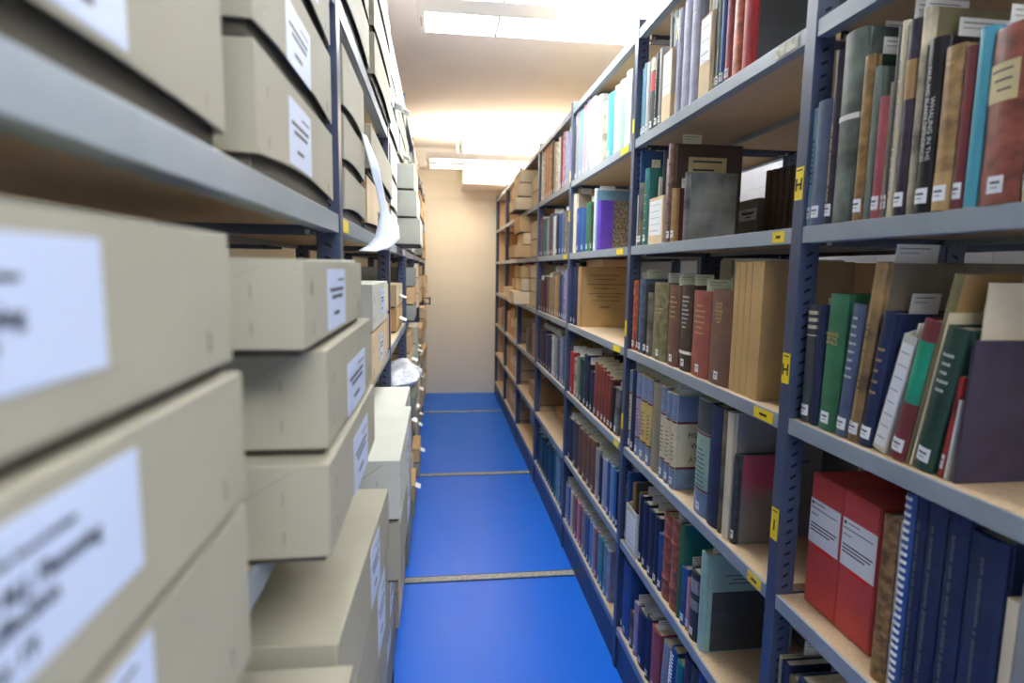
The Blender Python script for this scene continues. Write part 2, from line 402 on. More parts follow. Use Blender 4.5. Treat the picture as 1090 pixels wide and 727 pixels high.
# ---- nearest right bay
R0_3 = shelf_row('right', 0, 3, [
    (855.6,861.4,116,'sky','paper',dict(desc='thin pale teal booklet with white shelfmark',soft=True,title=('black',.35,.75,9))),
    (861.8,876.6,108,'slate','cloth',dict(slip='w',sliph=.012,desc='slate blue book with faint banded spine',title=('slate',.8,.93,3))),
    (877,884.8,55,'plum','leather',dict(desc='tall narrow plum book next to marbled green folio',title=('gold',.1,.6,14))),
    (885,906.5,34,'grey_green','mottle',dict(d=.25,tape=.54,slip='w',slipx=.05,slipw=.06,lab=False,desc='tall worn marbled green folio tied with white tape')),
    (907,917.5,60,'ochre','leather',dict(d=.2,face=('dark_green','cloth'),slip='w',slipx=.02,desc='ochre leather spine with dark green boards')),
    (918,925,72,'grey_green','cloth',dict(lab=False,desc='thin grey green book beside red one')),
    (926,935.5,104,'rose','cloth',dict(desc='short rose red book with white shelfmark')),
    (935.8,938.6,88,'stone','paper',dict(desc='thin stone coloured pamphlet')),
    (939,942,29,'dark_grey','paper',dict(soft=True,desc='tall thin dark grey pamphlet')),
    (942.5,949.5,23,'cream','paper',dict(slip='w',slipw=.07,desc='tall cream pamphlet with chipped spine',lab=False,title=('ink',.1,.8,16))),
    (950,962,22,'plum','leather',dict(bands=((.60,.80,'tan'),),slip='w',slipw=.07,desc='tall plum spine with tan band')),
    (963,971,9,'cream','mottle',dict(d=.24,desc='tall cream vellum spine with frayed cord',lab=False,face=('olive','cloth'))),
    (972.4,989,42,'black','paper',dict(d=.23,slip='w',slipx=.03,slipw=.085,sliph=.03,desc='black book with white title on whaling',faceobj=1)),
    (990.5,1011,50,'tan','leather',dict(d=.2,bands=((.0,.24,'manila'),),desc='worn tan leather folio with patched spine foot',title=('gold',.88,.93,1))),
    (1011.5,1023.5,50,'maroon','cloth',dict(d=.2,desc='dark maroon cloth book beside light blue paperback')),
    (1024,1038.5,30,'turquoise','paper',dict(d=.22,face=('bright_blue','full'),slip='w',slipx=.03,slipw=.08,sliph=.03,lab=False,desc='bright light blue paperback volume')),
    (1040,1085,26,'red_brown','leather',dict(d=.24,desc='very thick dark red folio with yellowed title label',bands=())),
    (1086.5,1096,60,'cream','paper',dict(desc='cream book at the right edge of the photo')),
    (1097,1120,60,'brown','cloth',dict(desc='brown book just past the right edge')) ][:18], xf=.003)
wr, wt, wd, wh = R0_3[12]
o = text_obj('title_lettering', 'WHALING IN THE', .0105, M['silver'], wr, (-.0082, wt*.27, wh*.66), (PI/2, PI/2, -PI/2))
o = text_obj('title_lettering', 'FALKLAND ISLANDS DEPENDENCIES', .0078, M['silver'], wr, (-.0080, wt*.60, wh*.84), (PI/2, PI/2, -PI/2))
mr, mt, md, mh = R0_3[16]
k = MB(); spine_patch(k, mt, .007, mt*.22, mt*.98, mh*.58, mh*.80, M['labelcream'], .001)
for i in range(3): spine_patch(k, mt, .007, mt*.35, mt*(.9-.1*i), mh*(.75-.055*i), mh*(.762-.055*i), M['ink'], .0014, 3)
k.build('title_label', mr, fixn=False)
R0_4 = shelf_row('right', 0, 4, [
    (852.5,862,325,'dark_grey','cloth',dict(bands=((.74,.75,'cream'),(.80,.83,'cream'),(.86,.89,'cream'),(.92,.95,'cream')),desc='dark slate book with banded light lettering')),
    (862.5,870,325,'navy','cloth',dict(slip='w',slipx=.01,slipw=.03,sliph=.012,lab=False,desc='plain navy cloth book beside green one')),
    (870.5,889,314,'green','cloth',dict(d=.2,lean=2,desc='thick green book with gilt title on the world')),
    (889.5,901.5,325,'slate','cloth',dict(lean=5,slip='w',slipx=.05,title=('silver',.45,.95,8),desc='faded slate violet book leaning right')),
    (902,913,281,'tan','mottle',dict(d=.27,lean=6,face=('stone','cloth'),slip='w',slipx=.02,slipw=.075,title=('gold',.1,.9,26),desc='tall folio with worn tan spine and grey boards')),
    (914,926,333,'navy','cloth',dict(lean=8,d=.2,slip='w',slipx=.03,slipw=.05,title=('gold',.4,.8,5),desc='navy book leaning between folio and pamphlet box')),
], xf=.016)
gr, gt, gd, gh = R0_4[2]
text_obj('title_lettering', 'FISHERIES\nOF THE\nWORLD', .0082, M['gold'], gr, (-.0082, gt*.5, gh*.70), (PI/2, 0, -PI/2), align='CENTER')
text_obj('title_lettering', 'AUTHOR', .0001, M['gold'], gr, (-.0074, gt*.5, gh*.5), (PI/2, 0, -PI/2)) if False else None
# open pamphlet box
def pamphlet_box(side, n, lev, y0, y1, h, d, m, desc, lean=0, labz=(.12,.8), lines=9, cut=.3, xf=.016, labm='label', papers=()):
    t = abs(y1-y0); X0 = XR+xf; y0, y1 = min(y0, CAP.get((n, lev), 9)), y1; CAP[(n, lev)] = min(y0, y1); r = empty('pamphlet_box', (X0, min(y0, y1), ZS[lev]+.0012), (math.radians(lean), 0, 0))
    w = .0022; mb = MB()
    mb.box(0, d, 0, t, 0, w, m); mb.box(0, w, 0, t, w, h*(1-cut), m); mb.box(d-w, d, 0, t, w, h, m)
    for y in (0, t-w): mb.prism([(w, w), (d-w, w), (d-w, h), (d*.6, h), (w, h*(1-cut))], y, y+w, m, axis='y')
    mb.build('box_body', r)
    k = MB().box(-.0006, 0, t*.08, t*.92, h*(1-cut)*labz[0], h*(1-cut)*labz[1], M[labm])
    zt = h*(1-cut)*labz[1]; zb = h*(1-cut)*labz[0]
    for i in range(lines):
        zz = zb+(zt-zb)*(i+.7)/(lines+.4); q = random.uniform(.6, .82)
        k.box(-.0009, -.0005, t*(.92-q), t*.84, zz-.0006, zz+.0008, M['faint' if i else 'ink'])
    k.build('paper_label', r)
    for i, (py, ph, pm) in enumerate(papers):
        MB().box(.012, d*.8, t*py, t*py+.0035, w+.0005, min(ph, .322), pm).build('loose_papers', r)
    r['category'] = 'pamphlet box'; r['group'] = f'pamphlet boxes on the {side} shelves'
    PENDING.append((r, desc, place(side, n, lev), -min(y0, y1)))
    return r
yy = lambda px, lev, X=XR+.016: y_at(px, X, ZS[lev])
pamphlet_box('right', 0, 4, yy(928,4), yy(941,4), .235, .22, M['boardl'], 'grey open pamphlet box with long white label, leaning', lean=13, labz=(.04,.93), lines=8, cut=.18, papers=((.3,.2,M['page']),(.6,.21,M['slipw'])))
R0_4b = shelf_row('right', 0, 4, [
    (946.5,962,341,'maroon','cloth',dict(lean=11,d=.2,face=('maroon','full'),bands=((.42,.86,'emerald'),),slip='w',slipx=.02,slipw=.04,sliph=.012,desc='dark red book with wide emerald green band')),
    (963,966.2,292,'olive','paper',dict(lean=10.5,d=.25,lab=False,soft=True,face=('manila','full'),desc='tall tan folder with crumpled sheet above it',slip='w',slipx=.16,slipw=.06)),
    (967.4,970.2,332,'cream','paper',dict(lean=10.2,lab=False,soft=True,d=.2,slip='w',slipx=.05,slipw=.07,desc='cream card folder behind dark green book')),
    (972,992,349,'dark_green','cloth',dict(lean=9.6,d=.2,title=('silver',.56,.86,5),desc='thick dark green book with silver title, leaning')),
    (997.5,1002,400,'scarlet','mottle',dict(lean=7,d=.17,desc='short bright red book with white shelfmark')),
    (1003.5,1005.5,425,'white','paper',dict(lean=6,d=.15,lab=False,desc='thin white pamphlet peeping out',soft=True)),
    (1013,1017,363,'plum','cloth',dict(lean=2.5,d=.26,lab=False,desc='wide flat plum black portfolio facing outwards')),
], xf=.016)
cb_, ct_, cd_, chh = book('right', 0, 4, yy(1010,4), yy(1012.4,4), .272, 'cream', 'paper', d=.27, lean=2.5, lab=False, soft=True, xf=.03, slip='w', slipx=.05, slipw=.13, sliph=.04, desc='large cream printed folder rising behind plum portfolio')
for i in range(3): pass
R0_5 = shelf_row('right', 0, 5, [
    (925.6,940.5,551,'wornbrown','mottle',dict(xf=.02,face=('wornbrown','x'),d=.19,lab=False,desc='rough brown mottled box file right of red boxes')),
    (941,944.2,556,'white','paper',dict(lab=False,soft=True,d=.2,desc='thin white booklet beside blue comb binding')),
    (944.6,955.5,526,'blue','paper',dict(lab=False,spiral=True,d=.21,desc='blue comb-bound report')),
    (956,967,523,'navy','cloth',dict(title=('dim',.06,.9,14),desc='narrow dark navy volume beside comb binding',lab=False,d=.22)),
    (967.5,986,530,'navy','cloth',dict(title=('dim',.06,.9,14),desc='second broad navy volume from the comb binding',lab=False,d=.23)),
    (986.6,1008,545,'navy','cloth',dict(title=('dim',.06,.9,14),desc='third broad navy volume from the comb binding',lab=False,d=.24)),
    (1008.6,1045,572,'navy','cloth',dict(title=('dim',.06,.9,14),desc='widest navy volume, farthest from the comb binding',lab=False,d=.24)),
    (1048,1060,640,'cream','paper',dict(lab=False,soft=True,d=.22,desc='sheaf of cream papers beside the navy volumes')),
    (1061,1074,625,'grey','paper',dict(lab=False,soft=True,d=.22,desc='grey paper bundle at the lower right edge',slip='w')),
    (1076,1120,665,'plum','cloth',dict(lab=False,d=.2,desc='dark plum book at the lower right edge')),
], xf=.022)
for r in R0_5[3:7]: pass
# red document boxes
def red_box(p0, p1, top0, desc):
    X = XR+.045; y0, y1 = y_at(p0, X, ZS[5]), y_at(p1, X, ZS[5]); ya, yb = min(y0,y1)+.0006, max(y0,y1)-.0006
    h = .262; t = yb-ya; r = empty('document_box', (X, ya, ZS[5]+.0012))
    red = mat('scarlet buckram', (206,78,74), .5, 'cloth', mix=.4, scale=20)
    MB().box(0, .235, 0, t, 0, h, red).build('slipcase', r, bevel=.0025)
    MB().box(-.0012, .0, t*.04, t*.96, h*.015, h*.985, red).build('spine_panel', r, bevel=.0008)
    k = MB().box(-.0020, -.0012, t*.03, t*.97, h*.48, h*.815, M['label'])
    k.box(-.0024, -.0019, t*.86, t*.93, h*.775, h*.795, M['ink'])
    for z, a in ((.785,.5),(.745,.12),(.70,.70),(.625,.10),(.60,.16),(.575,.3)):
        k.box(-.0023, -.0019, t*a, t*(.93 if a != .5 else .82), h*z, h*(z+(.010 if z < .7 else .006)), M['ink'])
    k.build('paper_label', r)
    MB().box(-.0018, -.0011, t*.2, t*.72, h*.452, h*.478, mat('red sticker', (220,24,34), .4)).build('red_sticker', r)
    r['category'] = 'document box'; r['group'] = 'red document boxes'
    PENDING.append((r, desc, place('right', 0, 5), -ya)); return r
red_box(855, 887, 504, 'red document box touching the other, the one nearer the blue post')
red_box(887.4, 925, 521, 'red document box between its twin and the brown box file')
book('right', 0, 5, 1.031, 1.038, .30, 'cream', 'paper', d=.12, xf=.15, lab=False, desc='cream board behind the red document boxes')
book('right', 0, 5, 1.022, 1.028, .29, 'tan', 'paper', d=.12, xf=.16, lab=False, desc='tan board behind the red document boxes')
R0_6 = shelf_row('right', 0, 6, [
    (815,819,699,'cream','mottle',dict(lab=False,slip='w',slipx=.05,slipw=.07,d=.2,desc='cream spined ledger with paper flag')),
    (820,832,706,'navy','cloth',dict(slip='w',slipx=.08,slipw=.06,d=.2,desc='navy book with curled cream page block')),
    (833,840,722,'olive','cloth',dict(slip='w',slipx=.08,slipw=.06,d=.2,desc='olive book with paper flag')),
    (841,858,728,'navy','cloth',dict(d=.2,desc='navy book at the bottom edge of the photo')),
])
# ---- second right bay
R1_2 = shelf_row('right', 1, 2, [
    (677.6,680,74,'sky','paper',{}),(680.2,682.8,73,'turquoise','paper',{}),(683,687,68,'sky','paper',dict(face=('sky','full'))),(687.2,690.5,67,'white','paper',{}),
    (691,696.2,62,'dark_grey','paper',dict(bands=((.55,.8,'scarlet'),(.82,.98,'cream')),desc='dark booklet with red and cream spine panels')),
    (696.5,700,57,'black','paper',dict(title=('silver',.1,.9,14))),(700.3,704,52,'grey','paper',{}),
])
pamphlet_box('right', 1, 2, yy(703.5,2,XR+.004), yy(712.5,2,XR+.004), .30, .23, M['kraftl'], 'tan pamphlet box with big white label beside yellow book', labz=(.38,.98), lines=3, cut=.33, xf=.004,
    papers=((.08,.30,M['slip']),(.3,.315,M['slipw']),(.52,.30,M['ink']),(.74,.32,M['slipw'])))
shelf_row('right', 1, 2, [
    (713,716.3,19,'yellow','paper',dict(bands=((.25,.78,'lavender'),),lab=False,desc='yellow booklet with violet blue middle panel')),
    (716.8,723.8,10,'lavender','cloth',dict(title=('silver',.8,.83,1),lab=False)),(724.4,732.5,0,'lavender','cloth',dict(title=('silver',.8,.83,1),lab=False)),
    (733,741,-8,'lavender','cloth',dict(title=('silver',.8,.83,1),lab=False)),
])
pamphlet_box('right', 1, 2, yy(742.5,2,XR+.004), yy(754,2,XR+.004), .285, .23, M['kraftl'], 'tan pamphlet box with big white label beside three lavender books', labz=(.42,.98), lines=3, cut=.3, xf=.004,
    papers=((.1,.33,M['slipw']),(.35,.335,M['slipw']),(.65,.335,M['page'])))
shelf_row('right', 1, 2, [
    (754.8,758.8,-30,'grey','mottle',{}),(759.2,765,-30,'grey_green','cloth',{}),(765.4,770.5,-30,'blue','cloth',{}),(771,778,-40,'rose','cloth',{}),
    (778.5,788.5,-60,'orange','leather',dict(lab=False,desc='faded salmon brown book between two red ones')),
    (789,800,-80,'red','cloth',dict(lab=False,d=.262,face=('dark_grey','full'),desc='bright red spine with dark marbled grey boards')),
])
R1_3 = shelf_row('right', 1, 3, [
    (671.6,674.4,208,'white','paper',dict(desc='low white pamphlet next to the post')),(674.8,678.6,160,'blue','cloth',dict(d=.22,slip='y',slipx=.05,sliph=.015,desc='tall medium blue book, front board showing')),
    (679,683.8,195,'olive','mottle',dict(d=.12)),(684.2,689,180,'teal','cloth',dict(title=('gold',.1,.75,6),d=.14,slip='y',slipw=.03)),
])
pb = pamphlet_box('right', 1, 3, yy(689.5,3,XR+.004), yy(704,3,XR+.004), .165, .16, M['kraftl'], 'small cream pamphlet box with list on its label', labz=(.18,.93), lines=5, cut=.12, xf=.004,
    papers=((.08,.255,M['page']),(.34,.285,M['ink']),(.6,.21,M['slipy'])))
R1_3b = shelf_row('right', 1, 3, [
    (704.5,707,153,'lilac','paper',dict(d=.2,lab=False,desc='tall pale lilac folder')),
    (707.4,713.5,154,'brown','leather',dict(ribs=4,d=.215,face=('dark_brown','full'),slip='y',slipx=.03,slipw=.06,sliph=.03,desc='tall ribbed brown spine, broad dark brown board with label')),
    (713.8,717.6,201,'tan','cloth',dict(d=.11,face=('maroon','cloth'),desc='short maroon book in front of brown board',slip='w',slipx=.02,slipw=.04)),
    (726.5,729,184,'grey','mottle',dict(d=.148,lab=False,desc='clouded grey board facing outwards before a brown board',face=('clouded','x'))),
])
br = R1_3b[1]; face_mark(br[0], .045, .165, br[3]*.70, br[3]*.87, M['labelcream'], 'cover_label', 2, y=-.0009)
# dark brown volumes of the back row, seen through the gap
for i in range(6):
    y = y_at(811+i*6.6, XR+.315, ZS[3]); y2 = y_at(811+i*6.6+5.4, XR+.315, ZS[3])
    book('right', 1, 3, y, y2, z_at(183-i*1.6, XR+.315, y)-ZS[3], 'dark_brown', 'cloth', d=.2, xf=.315, lab=False, desc='dark brown volume in the gap before the letter sign', group='dark brown volumes seen through the gap')
R1_4 = shelf_row('right', 1, 4, [
    (670,677,299,'orange','leather',dict(slip='g',slipx=.02,title=('gold',.8,.9,2),desc='orange red book with torn spine head')),(677.3,678.8,303,'dark_grey','paper',{}),
    (679,684.5,297,'slate','leather',dict(slip='g',desc='slate blue half of a worn pair')),(684.8,687.6,303,'dark_grey','mottle',{}),(688,693.2,312,'stone','mottle',dict(desc='grey brown book with frayed spine',slip='g')),
    (693.8,708.6,301,'olive','leather',dict(slip='w',slipx=.02,slipw=.09,title=('gold',.6,.7,2),desc='wide olive book with gilt line')),
    (709.5,721.5,304,'brown','cloth',dict(slip='g',slipx=.01,slipw=.05,title=('gold',.6,.9,5),desc='plain brown book with gilt title')),
    (722.3,734,304,'dark_brown','leather',dict(tape=.2,slip='g',slipx=.02,desc='dark brown book tied with white tape',title=('silver',.5,.9,8))),
    (735,752.8,310,'red_brown','cloth',dict(slip='g',slipx=.01,slipw=.07,title=('gold',.5,.88,6),desc='wide reddish brown book with gilt title',bands=())),
    (753.6,774.6,309,'brown','cloth',dict(slip='g',slipx=.02,slipw=.07,desc='wide chocolate book with gilt title beside manila files')),
    (775.2,780,279,'manila','paper',dict(lab=False,soft=True,d=.2)),(780.4,786.4,279,'manila','paper',dict(lab=False,soft=True,d=.2)),(786.8,792.6,279,'manila','paper',dict(lab=False,soft=True,d=.2)),
    (793,804.5,278,'manila','paper',dict(lab=False,soft=True,d=.21,desc='thick manila file, broad side showing beside the H sign post')),
])
wb = R1_4[9]
text_obj('title_lettering', 'A\nHISTORY\nOF THE\nCITIES\nOF THE\nSOUTH\nPOLE' if False else 'MEMOIR\nOF THE\nVOYAGES\nOF THE\nSOUTH\nSEAS', .0095, M['gold'], wb[0], (-.0076, wb[1]*.5, wb[3]*.84), (PI/2, 0, -PI/2), align='CENTER')
# plastic sleeves at spine foot (clear wrapper reads as a lighter foot)
blu = [('cream','lavender'),('navy','navy'),('pink','lavender'),('yellow','slate'),('yellow','slate'),('stone','stone'),('cream','slate'),('cream','slate')]
def banded(xl, xr_, yt, col, top='steel', **k):
    return (xl, xr_, yt, col, 'cloth', dict(bands=((.0,.21,top),(.215,.235,'maroon'),(.70,.72,'maroon'),(.725,.995,top)),title=('ink',.3,.6,7),slip='g',slipx=.015,
        desc=f'{col.replace("_"," ")} spine with blue head and foot panels', **k))
R1_5 = shelf_row('right', 1, 5, [
    banded(665,670.6,391,'cream'),(671,675,392,'navy','cloth',dict(slip='g')),banded(675.4,679.8,394,'lilac'),banded(680.2,686.6,397,'yellow'),
    banded(687,691.8,400,'yellow'),(692.2,700.6,405,'stone','paper',dict(lab=False,slip='g',desc='tall stone grey folder among banded set')),
    banded(701,706.4,408,'cream'),banded(706.8,711.6,414,'cream'),
    (712.2,717.5,416,'cream','cloth',dict(d=.155,bands=((.0,.21,'steel'),(.215,.235,'maroon'),(.70,.72,'maroon'),(.725,.995,'steel')),title=('ink',.3,.6,7),slip='w',slipw=.09,
        face=('cream','full'),desc='broad cream jacket with red black capitals on its board')),
    (738,751,420,'mint','cloth',dict(d=.15,bands=((.0,.21,'steel'),(.215,.235,'maroon'),(.70,.72,'maroon'),(.725,.995,'dark_grey')),title=('ink',.25,.6,9),
        desc='mint green spine with slate head panel')),
    (751.6,763,420,'navy','cloth',dict(lab=False,d=.2,desc='deep blue book between mint spine and khaki one')),
    (763.5,767.5,427,'olive','mottle',dict(d=.2,lab=False,desc='khaki spined folder with loose ties')),
    (768,773.5,434,'cream','paper',dict(d=.235,lab=False,face=('grey','full'),desc='tall cream folder, pale grey board with typed line')),
    (777,781,481,'dark_grey','leather',dict(d=.15,xf=.02,face=('stained','x'),desc='dark book with stained red and grey board')),
])
fb = R1_5[8]; r_, t_, d_, h_ = fb
for a, b_, c_ in ((0,.215,'steel'),(.72,.99,'steel')):
    MB().box(.001, d_+.0002, -.0012, -.0004, h_*a+.0005, h_*b_, cm(c_)).build('jacket_panel', r_)
for a, b_ in ((.215,.24),(.695,.72)): MB().box(.001, d_+.0002, -.0012, -.0004, h_*a, h_*b_, cm('maroon')).build('jacket_rule', r_)
text_obj('title_lettering', 'FISHES OF THE', .022, M['ink'], r_, (.034, -.0014, h_*.55), (PI/2, 0, 0))
text_obj('title_lettering', 'WESTERN', .022, M['ink'], r_, (.044, -.0014, h_*.44), (PI/2, 0, 0))
text_obj('title_lettering', 'ATLANTIC', .022, M['ink'], r_, (.040, -.0014, h_*.29), (PI/2, 0, 0))
for q in [k_ for k_ in bpy.data.objects if k_.parent == r_ and k_.name.startswith('title_lettering')][1:]:
    # keep only the letters that fit on the board
    bm = bmesh.new(); bm.from_mesh(q.data); lim = d_-q.location.x-.002
    isl = [v for v in bm.verts if v.co.x > lim]
    bmesh.ops.delete(bm, geom=isl, context='VERTS'); bm.to_mesh(q.data); bm.free()
cf = R1_5[12]; face_mark(cf[0], .06, .20, cf[3]*.60, cf[3]*.615, M['ink'], 'typed_line')
R1_6 = shelf_row('right', 1, 6, [
    (657,661.6,513,'stone','paper',{}),(662,667.5,500,'blue','cloth',dict(slip='w',slipx=.02,desc='tall mid blue book behind pamphlet box',lab=False)),
])
pamphlet_box('right', 1, 6, yy(667,6,XR+.004)+.02, yy(676,6,XR+.004), .19, .2, M['boardl'], 'grey pamphlet box with white label and brown papers', labz=(.1,.85), lines=5, cut=.15, xf=.004,
    papers=((.1,.24,M['kraft']),(.4,.26,M['inner']),(.7,.25,M['kraft'])))
shelf_row('right', 1, 6, [
    (677,682.5,525,'navy','cloth',dict(slip='w',slipx=.02)),(683,688.3,533,'navy','cloth',dict(slip='w',slipx=.02)),(688.8,694.5,541,'navy','cloth',dict(slip='w',slipx=.02)),
    (695,699.5,548,'navy','cloth',dict(slip='w',slipx=.02)),(700,703.5,566,'blue','cloth',dict(d=.15)),
    (704,711.5,545,'chestnut','leather',dict(lab=False,ribs=3,d=.18,desc='ribbed red brown leather book, the farther one')),(712,719.5,552,'chestnut','leather',dict(lab=False,ribs=3,d=.18,slip='w',desc='ribbed red brown leather book, the nearer one')),
    (720,723.5,555,'green','cloth',dict(d=.235,face=('teal','full'),lab=False,desc='tall green book with wide teal board')),
    (724,729,602,'blue','cloth',dict(d=.14,slip='w',slipx=.02,desc='short blue book before the grey catalogue')),(729.5,732.5,614,'pink','paper',dict(d=.13,desc='short pale pink pamphlet')),
    (733,741,606,'dark_grey','mottle',dict(d=.16,slip='w',slipx=.02,desc='grey patterned catalogue',bands=((.45,.6,'grey'),(.7,.9,'grey')))),
    (742,748.5,585,'mint','paper',dict(d=.25,lab=False,slip='w',slipx=.02,slipw=.06,sliph=.012,face=('mint','full'),desc='large pale mint volume with dark rectangle on board')),
])
mv = BOOKS[-1]
MB().box(.016, .185, -.0010, -.0004, .004, z_at(642, XR+.02, 1.5)-ZS[6] if False else .17, cm('dark_grey')).build('dark_panel', mv)
k = MB()
for i, (a, b_) in enumerate(((.06,.19),(.07,.17),(.05,.16))): k.box(a, b_, -.0009, -.0004, .192+i*.011, .1945+i*.011, M['ink'])
k.build('cover_print', mv)
shelf_row('right', 1, 7, [
    (655,659.5,592,'blue','cloth',{}),(660,669,596,'blue','cloth',dict(desc='broad blue volume')),(670,673.5,650,'stone','mottle',{}),(674,677.5,640,'lilac','cloth',dict(slip='w')),
    (678,686,650,'navy','cloth',dict(slip='w',desc='teal navy book')),(686.5,691,655,'navy','cloth',dict(slip='w')),(691.5,700,668,'rose','cloth',dict(slip='w',face=('red','cloth'))),
    (701,707,678,'grey','paper',dict(lean=6,lab=False)),(708,713,684,'blue','paper',dict(lean=6,spiral=True,lab=False,desc='blue comb-bound report leaning')),(714,720,698,'teal','paper',dict(lean=6)),
    (721,727,690,'plum','cloth',dict(lean=5.5,slip='w')),(728,734,700,'dark_grey','cloth',dict(lean=5)),(736.5,744,710,'blue','cloth',dict(lean=2.5,slip='w')),(747,755,716,'dark_green','cloth',{}),(756,768,720,'grey','cloth',{}),
])
# ---- third right bay
shelf_row('right', 2, 2, [
    (606.6,611,120,'olive','mottle',dict(bands=((.85,.99,'cream'),),desc='speckled olive book with cream head')),(611.3,616,119,'grey','paper',{}),(616.3,620,118,'sky','paper',{}),
    (620.3,623,110,'pink','paper',{}),(623.3,627.5,106,'lavender','paper',{}),(627.8,633,104,'white','paper',{}),(633.3,639.5,103,'white','paper',{}),
    (640,645,110,'cream','mottle',dict(slip='w')),(645.3,652.5,100,'turquoise','paper',dict(desc='turquoise paper-covered volume')),(653,657.5,92,'white','paper',{}),(657.8,664,86,'mint','paper',{}),(664.4,670.5,76,'white','paper',{}),
])
shelf_row('right', 2, 3, [
    (606.5,612.3,207,'cream','paper',dict(d=.2,slip='w',slipx=.03,lab=False,face=('stone','full'))),(613,618,222,'blue','cloth',dict(title=('silver',.7,.9,3))),(618.2,622.8,222,'blue','cloth',{}),
    (623.2,628,216,'green','cloth',dict(slip='w')),(628.2,631.5,218,'dark_green','mottle',{}),(631.7,633.3,201,'white','paper',dict(d=.2)),
    (633.5,634.6,203,'sky','paper',dict(d=.25,lab=False,slip='w',slipx=.01,slipw=.07,sliph=.02,desc='pale blue folder with peach sheet')),
    (635,638.5,214,'purple','cloth',dict(d=.235,lab=False,face=('stone','marble'),desc='bright purple spine with speckled grey board')),
])
pv = BOOKS[-1]; MB().box(.001, .055, -.0014, -.0004, .001, pv.children[0].dimensions.z if False else .2, cm('purple')).build('cloth_quarter', pv)
pq = [k_ for k_ in bpy.data.objects if k_.parent == pv and k_.name.startswith('cloth_quarter')][0]
cvz = max(v.co.z for v in [k_ for k_ in bpy.data.objects if k_.parent == pv and k_.name.startswith('cover')][0].data.vertices)
for v in pq.data.vertices:
    if v.co.z > .1: v.co.z = cvz-.0006
shelf_row('right', 2, 4, [
    (606.6,609.6,284,'navy','cloth',{}),(610,614,284,'navy','cloth',{}),
    (614.5,617,284,'tan','paper',dict(d=.262,lab=False,face=('manila','full'),desc='large tan printed book facing outwards, printed lines')),
])
tb = BOOKS[-1]; k = MB()
for i, (a, b_, z_) in enumerate(((.05,.2,.255),(.07,.18,.235),(.03,.23,.21),(.06,.19,.19),(.04,.22,.165),(.08,.2,.15),(.06,.2,.13),(.1,.15,.10),(.1,.15,.094))): k.box(a, b_, -.0009, -.0003, z_, z_+.003, M['inner'])
k.build('cover_print', tb)
shelf_row('right', 2, 5, [
    (606.3,610.8,373,'red','cloth',dict(slip='w')),(611,613.5,380,'cream','mottle',dict(desc='cream flowered booklet')),(613.8,616,378,'grey_green','paper',dict(slip='w')),(616.3,620.8,381,'dark_green','cloth',{}),
    (621,624.3,376,'navy','cloth',dict(slip='w')),(624.6,627.4,386,'black','cloth',dict(slip='w')),(627.7,631,394,'navy','cloth',{}),
    (631.5,635.5,385,'russet','cloth',dict(slip='y',lean=2)),(635.9,639.3,388,'russet','cloth',dict(slip='y',lean=4)),(639.7,642.6,392,'russet','cloth',dict(slip='y',lean=5)),
    (643,646,397,'russet','cloth',dict(slip='y',lean=6)),(646.4,649,401,'russet','cloth',dict(slip='y',lean=6)),
    (649.5,652.8,410,'black','cloth',dict(lean=7)),(653.3,657,412,'grey','mottle',dict(lean=7,slip='w')),
])
shelf_row('right', 2, 6, [
    (604,609,444,'navy','cloth',dict(slip='w')),(609.3,614.5,448,'dark_grey','cloth',dict(slip='w')),
    (615,619.2,454,'brown','cloth',dict(slip='g')),(619.5,623.6,458,'brown','cloth',dict(slip='g')),(624,628.2,463,'brown','cloth',dict(slip='g')),(628.6,632.8,467,'brown','cloth',dict(slip='g',face=('maroon','cloth'))),
    (633.2,636.8,476,'grey','paper',dict(slip='g')),(637.1,640.2,485,'navy','cloth',dict(slip='g')),(640.5,645.2,487,'lavender','paper',dict(slip='g')),(645.5,648.5,490,'blue','cloth',dict(slip='w')),
    (648.8,652,494,'sky','paper',dict(slip='w')),(652.3,655,499,'bright_blue','paper',{}),(655.3,657.6,501,'black','cloth',{}),
])
cols7 = ['lavender','lavender','blue','cream','stone','rose','pink','rose','grey','slate','blue','sky','lavender','rose','turquoise','teal','sky','lavender','lavender','pink','navy','lavender','lilac','pink','grey','rose']
x = 601.; it = []
for i in range(19):
    w_ = 2.0+.075*i; it.append((x, x+w_-.2, 512+(x-601)*1.62, cols7[i % len(cols7)], 'cloth' if i % 3 else 'paper', dict(slip=('y','w')[i % 2]))); x += w_
it = it[:18]
shelf_row('right', 2, 7, it)
# ---- fourth right bay
def auto_row(n, lev, x0, x1, n_items, ytop0, ytop1, cols, slips=False, kinds=('cloth','paper','leather'), jitter=3, group=None, soft=False):
    it = []; x = x0; ws = [random.uniform(.7, 1.35) for _ in range(n_items)]; s = sum(ws)
    for i in range(n_items):
        w = ws[i]/s*(x1-x0); f = (x-x0)/(x1-x0)
        it.append((x, x+w*.96, ytop0+(ytop1-ytop0)*f+random.uniform(-jitter, jitter), cols[i % len(cols)], kinds[i % len(kinds)], dict(slip='w' if slips and (i % 2 == 0 or lev > 4) else None)))
        x += w
    return shelf_row('right', n, lev, it)
auto_row(3, 2, 572, 603.5, 13, 156, 143, ['dark_brown','cream','cream','tan','orange','manila','dark_grey','tan','cream','white','maroon','pink','lavender'], True, jitter=4)
auto_row(3, 3, 572, 603.5, 12, 236, 222, ['red_brown','red_brown','slate','teal','grey','brown','slate','white','navy','blue','slate','stone'], True)
auto_row(3, 4, 572, 603.5, 13, 297, 288, ['olive','dark_grey','maroon','plum','brown','tan','stone','tan','ochre','navy','blue','lavender','lilac'], True, jitter=4)
auto_row(3, 5, 572, 603.5, 12, 352, 361, ['plum','plum','dark_brown','plum','navy','navy','white','grey','slate','grey','blue','yellow'], False)
